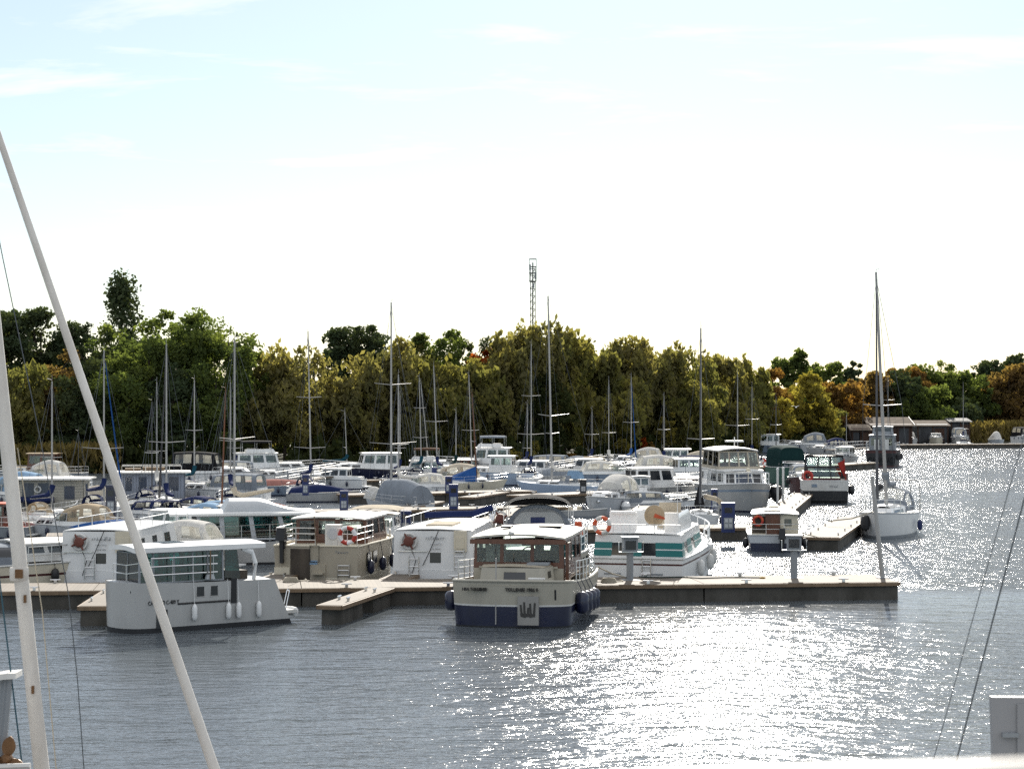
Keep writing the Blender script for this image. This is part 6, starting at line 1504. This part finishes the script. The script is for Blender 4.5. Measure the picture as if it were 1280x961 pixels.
# undergrowth on the bank
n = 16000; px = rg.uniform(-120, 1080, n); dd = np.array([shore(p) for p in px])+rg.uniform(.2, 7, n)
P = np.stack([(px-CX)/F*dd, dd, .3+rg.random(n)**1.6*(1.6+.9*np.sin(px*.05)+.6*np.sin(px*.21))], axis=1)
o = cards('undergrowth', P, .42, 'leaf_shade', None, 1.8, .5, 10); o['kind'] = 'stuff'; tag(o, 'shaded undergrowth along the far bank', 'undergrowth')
n = 9000; px = np.concatenate([rg.uniform(1186, 1420, 6500), rg.uniform(20, 150, 2500)]); dd = np.array([shore(p) for p in px])+rg.uniform(.1, 5, n)
P = np.stack([(px-CX)/F*dd, dd, .2+rg.random(n)**.8*np.where(px > 900, 3.0, 2.2)], axis=1)
o = cards('reeds', P, .34, 'leaf_reed', None, 3.2, .95, 11); o['kind'] = 'stuff'; tag(o, 'tan reeds along the water edge', 'reeds')

# ------------------------------------------------------------------ boathouses, tower, gangways
def shed(label, px0, px1, yt, ye, yb, d, depth, wallm, roofm, board=False, flip=False):
    d = shore((px0+px1)/2)-5; s = F/d; x0, x1 = (px0-CX)/s, (px1-CX)/s; L = x1-x0; zt, ze = zat(yt, d), zat(ye, d)
    t = thing('boathouse', label, 'boathouse', ((x0+x1)/2, d+depth/2, 0))
    f = MB(); h0 = .3
    f.add([(-L/2+.3, -depth/2, h0), (L/2-.3, -depth/2, h0), (L/2-.3, depth/2, h0), (-L/2+.3, depth/2, h0), (-L/2+.3, -depth/2, ze), (L/2-.3, -depth/2, ze), (L/2-.3, depth/2, ze), (-L/2+.3, depth/2, ze), (-L/2+.3, 0, zt-.1), (L/2-.3, 0, zt-.1)],
          [(0, 1, 5, 4), (1, 2, 6, 9, 5), (2, 3, 7, 6), (3, 0, 4, 8, 7), (4, 5, 9, 8), (6, 7, 8, 9)]); f.build('wall', wallm, t)
    r = MB()
    r.slab([(-L/2, -depth/2-.4, ze-.12), (L/2, -depth/2-.4, ze-.12), (L/2, 0, zt), (-L/2, 0, zt)], .1); r.slab([(L/2, depth/2+.4, ze-.12), (-L/2, depth/2+.4, ze-.12), (-L/2, 0, zt), (L/2, 0, zt)], .1); r.build('roof', roofm, t)
    if board:
        b = MB(); b.slab([(L/2+.02, -depth/2-.4, ze-.25), (L/2+.02, -depth/2-.4, ze+.02), (L/2+.02, 0, zt+.08), (L/2+.02, 0, zt-.2)][::-1], .05); b.build('bargeboard', 'white', t)
    k = max(2, int(L/2.2))
    for i in range(k):
        g_ = MB(); xx = -L/2+.6+(L-1.2)*(i+.5)/k; g_.box(xx-.7, xx+.7, -depth/2-.04, -depth/2-.01, .5, ze-.5); g_.build('boat_gate', 'shed_wood' if i % 2 else 'shed_grey', t)
    p = MB()
    for i in range(k+1): p.tube([(-L/2+.4+(L-.8)*i/k, -depth/2-.1, -.5), (-L/2+.4+(L-.8)*i/k, -depth/2-.1, ze-.2)], .1, 6)
    p.build('post', 'shed_wood', t); d_ = MB(); d_.box(-L/2, L/2, -depth/2-1.2, depth/2, .12, .3); d_.build('plinth', 'shed_grey', t)
    return t
shed('brown timber boathouse with pale pitched roof and white gable board behind the dark trawler', 1084, 1143, 521.5, 531, 553, 322, 9, 'shed_planks', 'rust_roof', True)
shed('low brown boathouse with bright flat pitched roof left of the larger brown one', 1062, 1090, 530.5, 536, 553, 326, 6, 'shed_planks', 'shed_roof')
shed('grey timber shed with pale roof right of the brown boathouse', 1144, 1188, 525.5, 531, 553, 324, 7, 'shed_grey_planks', 'rust_roof')
shed('dark open shed with tilted thin roof at the right end of the boathouse row', 1186, 1215, 522.5, 526, 553, 328, 7, 'shed_grey', 'shed_grey')
t = thing('lattice_mast', 'slender steel lattice mast with a caged top rising above the treeline', 'lattice mast', ((666-CX)/F*300, 300, .5))
b = MB(); ht = zat(324, 300)-.5; w = .42
for sx in (-1, 1):
    for sy in (-1, 1): b.tube([(sx*w, sy*w, 0), (sx*w*.8, sy*w*.8, ht-1.2)], .045, 4)
k = 26
for i in range(k):
    z0, z1 = (ht-1.4)*i/k, (ht-1.4)*(i+1)/k
    for sy in (-1, 1):
        b.tube([(-w*.9, sy*w*.9, z0), (w*.9, sy*w*.9, z1)], .035, 4); b.tube([(-w*.9, sy*w*.9, z1), (w*.9, sy*w*.9, z1)], .03, 4)
    for sx in (-1, 1): b.tube([(sx*w*.9, w*.9, z0), (sx*w*.9, -w*.9, z1)], .035, 4)
b.tube([(0, 0, 0), (0, 0, ht-.5)], .10, 5); b.build('lattice', 'tower_steel', t)
b = MB()
for z in (ht-3.2, ht-2.0, ht-1.1, ht): 
    b.tube([(-.5, -.5, z), (.5, -.5, z), (.5, .5, z), (-.5, .5, z), (-.5, -.5, z)], .045, 4)
for sx in (-1, 1):
    for sy in (-1, 1): b.tube([(sx*.5, sy*.5, ht-3.2), (sx*.5, sy*.5, ht)], .035, 4)
b.box(-.5, .5, -.5, .5, ht-2.06, ht-1.98); b.build('cage', 'tower_steel', t)
for i, (x, z, hh) in enumerate(((-.4, ht-1.6, .8), (.35, ht-2.9, 1.0), (.1, ht-4.2, .7))):
    a = MB(); a.box(x-.12, x+.12, -.6, -.45, z, z+hh); a.build('antenna_panel', 'grey', t)
def gangway(label, p0, p1, z0, z1, w=1.1, rails=2):
    a = Vector((*p0, z0)); b_ = Vector((*p1, z1)); L = (b_-a).length
    t = thing('gangway', label, 'gangway', a, math.atan2(b_.y-a.y, b_.x-a.x)); dz = z1-z0
    d = MB(); d.hexa([(0, -w/2, -.1), (L, -w/2, dz-.1), (L, w/2, dz-.1), (0, w/2, -.1), (0, -w/2, 0), (L, -w/2, dz), (L, w/2, dz), (0, w/2, 0)]); d.build('walkway', 'dock_wood', t)
    r = MB(); n = max(3, int(L/1.8))
    for sy in (-1, 1):
        for i in range(n+1): u = i/n; r.tube([(L*u, sy*w/2, dz*u-(.8 if i % 2 else 0)), (L*u, sy*w/2, dz*u+.8)], .03, 5)
        for k in range(rails): r.tube([(0, sy*w/2, .8*(k+1)/rails), (L, sy*w/2, dz+.8*(k+1)/rails)], .025, 5)
    r.build('handrail', 'grey', t)
gangway('railed gangway leading to the bank right of the blue pillar by the tall left mast', g(352, 606), g(428, 600), .7, 1.1)
gangway('railed jetty left of the dark trawler in front of the low boathouse', g(1036, 564), g(1084, 561), .8, .8)
gangway('railed gangway to the bank between the bushes and the yellow tree', g(690, 592), g(760, 585), .7, 1.0)
# gull in flight
t = thing('gull', 'white gull gliding in front of the orange trees', 'gull', ((995-CX)/F*190, 190, zat(509, 190)))
b = MB(); b.lathe((0, 0, 0), [(.01, -.2), (.06, -.12), (.075, 0), (.05, .12), (.035, .17), (.01, .22)], 8, 0, 'y'); b.build('body', 'white', t, True)
for s in (-1, 1):
    b = MB(); b.add([(0, .08, .03), (0, -.08, .03), (s*.25, -.07, .16), (s*.25, .09, .16), (s*.55, -.08, .10), (0, .08, .0), (0, -.08, .0), (s*.25, -.07, .14), (s*.25, .09, .14)], [(0, 1, 2, 3), (3, 2, 4), (5, 8, 7, 6), (8, 4, 7), (0, 3, 8, 5), (1, 6, 7, 2)]); b.build('wing', 'pale_grey', t)

# ------------------------------------------------------------------ foreground: moored work boat with leaning mast and slanting spar (its hull lies below the frame)
D = 19.0
def fx(px): return (px-CX)/F*D
def fz(py): return zat(py, D)
bx = -3.6
t = thing('moored_boat', 'boat close in front whose leaning pale mast and long slanting spar cross the view', 'boat', (bx, D, 0), 0)
h = Hull(t, 11, 3.2, 1.0, 1.3, [(('a', .15), 'antifoul'), (1., 'old_white')], tw=.8, rake=1.2, draft=.5, flare=.85, rub='teak'); h.deck('teak', -.05)
def L_(px, py, dy=0.): return Vector(((px-CX)/F*(D+dy)-bx, dy, zat(py, D+dy)))
def line(pa, pb, z): u = (z-pa.z)/(pb.z-pa.z); return pa+(pb-pa)*u
a, b2 = L_(52, 961), L_(-5, 425)
m = MB(); m.tube([line(a, b2, .9), line(a, b2, 4.), line(a, b2, 12.5)], .082, 14, 0, .055); mo = m.build('mast', 'mast_paint', t, True)
m = MB(); c = L_(24, 717); m.lathe((c.x, 0, c.z-.06), [(.083, 0), (.088, .01), (.088, .10), (.083, .12)], 12); m.build('mast_band', 'mast_paint', mo, True)
m = MB(); m.box(c.x-.01, c.x+.06, -.125, -.095, c.z-.03, c.z+.05); m.build('cleat', 'bronze', mo)
m = MB()
for py, q in ((745, .05), (858, .03)): c = L_(24+(py-717)*.11, py); m.box(c.x+q-.01, c.x+q+.012, -.1, -.07, c.z-.05, c.z+.02)
m.build('cleat', 'bronze', mo)
a2, c2 = L_(268, 961), L_(0, 175)
m = MB(); m.tube([line(a2, c2, .9), line(a2, c2, 3.5), line(a2, c2, 10.2)], .068, 14, 0, .028); m.build('spar', 'mast_paint', t, True)
m = MB()
for (p, q, r, y) in (((2, 740), (30, 961), .008, -.5), ((0, 300), (36, 480), .005, .4)): pass
w1 = MB(); w1.tube([line(L_(28, 958, -.9), L_(2, 745, -.9), 1.0), line(L_(28, 958, -.9), L_(2, 745, -.9), 9.)], .0075, 5); w1.build('stay', 'wire_blue', t)
m = MB(); m.tube([L_(112, 1050, .6), L_(105, 961, .6), L_(97, 850, .6), L_(86, 745, .6), L_(55, 572, .6), L_(37, 483, .6), L_(3, 320, .6), L_(-40, 100, .6)], .005, 5); m.build('halyard', 'wire', t)
m = MB(); m.tube([L_(92, 1200, .2), L_(70, 958, .2), L_(53, 765, .2), L_(22, 560, .05)], .0055, 5); m.build('halyard', 'rope', t)
# roof and legs of its little steering shelter at the left edge
e = L_(23, 839, -.9); m = MB(); m.hexa([(e.x-2.2, -1.0, e.z-.2), (e.x, -1.0, e.z-.05), (e.x, -.75, e.z-.05), (e.x-2.2, -.75, e.z-.2), (e.x-2.2, -1.0, e.z-.15), (e.x, -1.0, e.z), (e.x, -.75, e.z), (e.x-2.2, -.75, e.z-.15)]); m.build('shelter_roof', 'roof_white', t)
m = MB()
for px0, px1 in ((11, 2), (7, -3)): 
    p, q = L_(px0, 848, -.9), L_(px1, 955, -.9); m.tube([p, line(p, q, 1.0)], .035, 6)
m.tube([(e.x-2.0, -.85, 1.0), (e.x-2.0, -.85, e.z-.2)], .035, 6); m.build('shelter_leg', 'grey', t)
m = MB(); p, q = L_(6, 850, -.86), L_(-14, 955, -.86); m.slab([(p.x, -.86, p.z), (p.x-1.2, -.86, p.z), (p.x-1.2, -.86, q.z), (q.x, -.86, q.z)][::-1], .02); m.build('side_screen', 'pale_grey', t)
c = L_(8, 948, -1.0)
m = MB()
for k in range(3):
    an = R(80+120*k); u = Vector((math.cos(an), 0, math.sin(an))); v = Vector((-u.z, .25, u.x))
    P = []; 
    for i in range(9):
        s_ = i/8; P.append((c+u*(.04+.16*s_), .062*math.sin(math.pi*min(1, .15+s_*.85))**.7))
    vs = []
    for p, w in P: vs += [p+v*w, p-v*w, p+v*w+Vector((0, .02, 0)), p-v*w+Vector((0, .02, 0))]
    fs = []
    for i in range(8): o = 4*i; fs += [(o, o+1, o+5, o+4), (o+2, o+6, o+7, o+3), (o, o+4, o+6, o+2), (o+1, o+3, o+7, o+5)]
    m.add(vs, fs)
m.lathe((c.x, c.y, c.z), [(.02, -.06), (.045, -.03), (.045, .06), (.02, .08)], 8, 0, 'y'); m.tube([c, (c.x, c.y+.1, .9)], .03, 6); m.build('propeller', 'bronze', t, True)
m = MB(); c = L_(38, 957, -1.1); m.tube([(c.x-.9, c.y, c.z-.03), (c.x, c.y, c.z)], .03, 6); m.tube([(c.x-.05, c.y, c.z-.02), (c.x-.05, c.y, .9)], .025, 6); m.build('handrail', 'old_white', t)

# moored boat close on the right: only a corner of its grey deckhouse and two stays reach the frame
D2 = 11.0
def g2(px, py, d=D2): return Vector(((px-CX)/F*d, d, zat(py, d)))
c = g2(1239.5, 871)
t = thing('moored_boat', 'boat close in front showing only a grey panel corner and two thin stays', 'boat', (c.x+1.6, D2+1.0, 0), 0)
ox = Vector((c.x+1.6, D2+1.0, 0))
h = Hull(t, 9.5, 3.4, 1.2, 1.5, [(('a', .15), 'antifoul'), (1., 'pale_grey')], tw=.85, rake=1.0, draft=.5, flare=.85); h.deck('pale_grey', -.05)
m = MB(); A = c-ox; m.hexa([(A.x+.13, A.y, 1.1), (A.x+2.2, A.y, 1.1), (A.x+2.2, A.y+.06, 1.1), (A.x+.13, A.y+.06, 1.1), (A.x, A.y, c.z), (A.x+2.2, A.y, c.z-.02), (A.x+2.2, A.y+.06, c.z-.02), (A.x, A.y+.06, c.z)]); m.build('wind_screen_panel', 'panel_grey', t)
m = MB(); q = g2(1271, 879)-ox; m.box(q.x, q.x+.75, A.y-.012, A.y+.01, 2.4, q.z); m.build('door', 'panel_grey', t)
m = MB(); q = g2(1252, 915)-ox; m.box(q.x, q.x+.085, A.y-.03, A.y+.005, q.z-.022, q.z); m.build('latch', 'grey', t)
for (p, q, r) in (((1197, 945), (1280, 625), .0048), ((1168, 945), (1280, 545), .0026)):
    a, b2 = g2(*p)-ox, g2(*q)-ox; m = MB(); m.tube([line(a, b2, 1.25), line(a, b2, 10.5)], r, 5); m.build('stay', 'wire', t)
m = MB(); m.tube([(1.8, .2, 1.2), (1.8, .2, 10.8)], .07, 10, 0, .05); m.build('mast', 'mast_paint', t, True)

# ------------------------------------------------------------------ the quay the picture is taken from
m = MB(); m.box(-14, 14, -14, .9, -1.5, 5.35); structure(m.build('quay', 'quay_stone'))
t = thing('railing', 'white painted handrail close in front of the viewer at the lower right', 'railing', (0, 1.2, 5.35))
rz = 6.487-.024-5.35
m = MB(); m.tube([(-.6, -.16, rz-.0), (1.8, .36, rz)], .024, 12); m.build('top_rail', 'rail_paint', t, True)
m = MB(); m.tube([(-.6, -.16, .65), (1.8, .36, .65)], .015, 8); m.build('lower_rail', 'rail_paint', t, True)
for x in (-.55, .6, 1.75):
    m = MB(); y = -.16+(x+.6)*.52/2.4; m.tube([(x, y, -.55), (x, y, rz)], .02, 8); m.build('post', 'rail_paint', t, True)
m = MB(); m.box(-.7, 1.9, -.305, -.2, -.12, -.002); m.build('kerb_bracket', 'quay_stone', t)

# ------------------------------------------------------------------ light, sky, camera
AZ, EL = 6.0, 27.0
S_ = Vector((math.sin(R(AZ))*math.cos(R(EL)), math.cos(R(AZ))*math.cos(R(EL)), math.sin(R(EL))))
sun = bpy.data.lights.new('sun', 'SUN'); sun.energy = 4.2; sun.angle = R(.53); sun.color = (1., .94, .84)
so = bpy.data.objects.new('sun', sun); C.objects.link(so); so.rotation_euler = (-S_).to_track_quat('-Z', 'Y').to_euler(); so.location = S_*200
w = bpy.data.worlds.new('World'); scene.world = w; w.use_nodes = True
nt = w.node_tree; bg = nt.nodes['Background']; L = nt.links.new
sky = nt.nodes.new('ShaderNodeTexSky'); sky.sky_type = 'NISHITA'; sky.sun_disc = False
sky.sun_elevation = R(EL); sky.sun_rotation = R(AZ); sky.air_density = 1.0; sky.dust_density = .25; sky.ozone_density = 2.5; sky.altitude = 60
tc = nt.nodes.new('ShaderNodeTexCoord'); sp = nt.nodes.new('ShaderNodeSeparateXYZ'); L(tc.outputs['Generated'], sp.inputs[0])
def M_(op, a, b=None, c=None):
    n = nt.nodes.new('ShaderNodeMath'); n.operation = op
    for i, v in enumerate((a, b, c)):
        if v is None: continue
        if isinstance(v, (int, float)): n.inputs[i].default_value = v
        else: L(v, n.inputs[i])
    return n.outputs[0]
den = M_('MAXIMUM', M_('ADD', sp.outputs[2], .06), .02)
cb = nt.nodes.new('ShaderNodeCombineXYZ'); L(M_('DIVIDE', sp.outputs[0], den), cb.inputs[0]); L(M_('DIVIDE', sp.outputs[1], den), cb.inputs[1])
mp = nt.nodes.new('ShaderNodeMapping'); mp.inputs['Scale'].default_value = (.9, 1.3, 1); mp.inputs['Rotation'].default_value = (0, 0, R(-12)); mp.inputs['Location'].default_value = (2.3, 1.1, 0); L(cb.outputs[0], mp.inputs[0])
no = nt.nodes.new('ShaderNodeTexNoise'); no.inputs['Scale'].default_value = 1.5; no.inputs['Detail'].default_value = 9.; no.inputs['Roughness'].default_value = .62; no.inputs['Distortion'].default_value = .35; L(mp.outputs[0], no.inputs['Vector'])
mr = nt.nodes.new('ShaderNodeMapRange'); mr.interpolation_type = 'SMOOTHSTEP'; mr.inputs['From Min'].default_value = .42; mr.inputs['From Max'].default_value = .72; mr.inputs['To Max'].default_value = .75; L(no.outputs['Fac'], mr.inputs['Value'])
up = nt.nodes.new('ShaderNodeMapRange'); up.inputs['From Min'].default_value = .04; up.inputs['From Max'].default_value = .11; L(sp.outputs[2], up.inputs['Value'])
veil = nt.nodes.new('ShaderNodeMapRange'); veil.inputs['From Min'].default_value = .15; veil.inputs['From Max'].default_value = .4; veil.inputs['To Max'].default_value = .8; L(sp.outputs[2], veil.inputs['Value'])
fac = M_('MAXIMUM', M_('MAXIMUM', M_('MULTIPLY', mr.outputs[0], up.outputs[0]), veil.outputs[0]), .25)
mx = nt.nodes.new('ShaderNodeMix'); mx.data_type = 'RGBA'; tn = nt.nodes.new('ShaderNodeMix'); tn.data_type = 'RGBA'; tn.blend_type = 'MULTIPLY'; tn.inputs[0].default_value = 1.; L(sky.outputs[0], tn.inputs[6]); tn.inputs[7].default_value = (.97, 1., 1.05, 1)
L(fac, mx.inputs[0]); L(tn.outputs[2], mx.inputs[6]); mx.inputs[7].default_value = (10.3, 10.4, 10.5, 1)
L(mx.outputs[2], bg.inputs['Color']); bg.inputs['Strength'].default_value = .06

cam = bpy.data.cameras.new('camera'); cam.sensor_width = 36; cam.lens = 36*F/1280; cam.shift_y = 19.5/1280
cam.clip_start = .1; cam.clip_end = 9000
cam.dof.use_dof = True; cam.dof.focus_distance = 66; cam.dof.aperture_fstop = 8
co = bpy.data.objects.new('camera', cam); C.objects.link(co); co.location = (0, 0, H); co.rotation_euler = (R(90), 0, 0)
scene.camera = co
vs = scene.view_settings; vs.view_transform = 'Standard'; vs.look = 'None'; vs.exposure = .88; vs.gamma = 1; vs.use_curve_mapping = False
cy = scene.cycles; cy.use_denoising = False; cy.pixel_filter_type = 'BLACKMAN_HARRIS'; cy.filter_width = 1.5
cy.max_bounces = 8; cy.transparent_max_bounces = 24; cy.diffuse_bounces = 3; cy.glossy_bounces = 3; cy.transmission_bounces = 4
cy.caustics_reflective = False; cy.caustics_refractive = False; cy.sample_clamp_indirect = 4
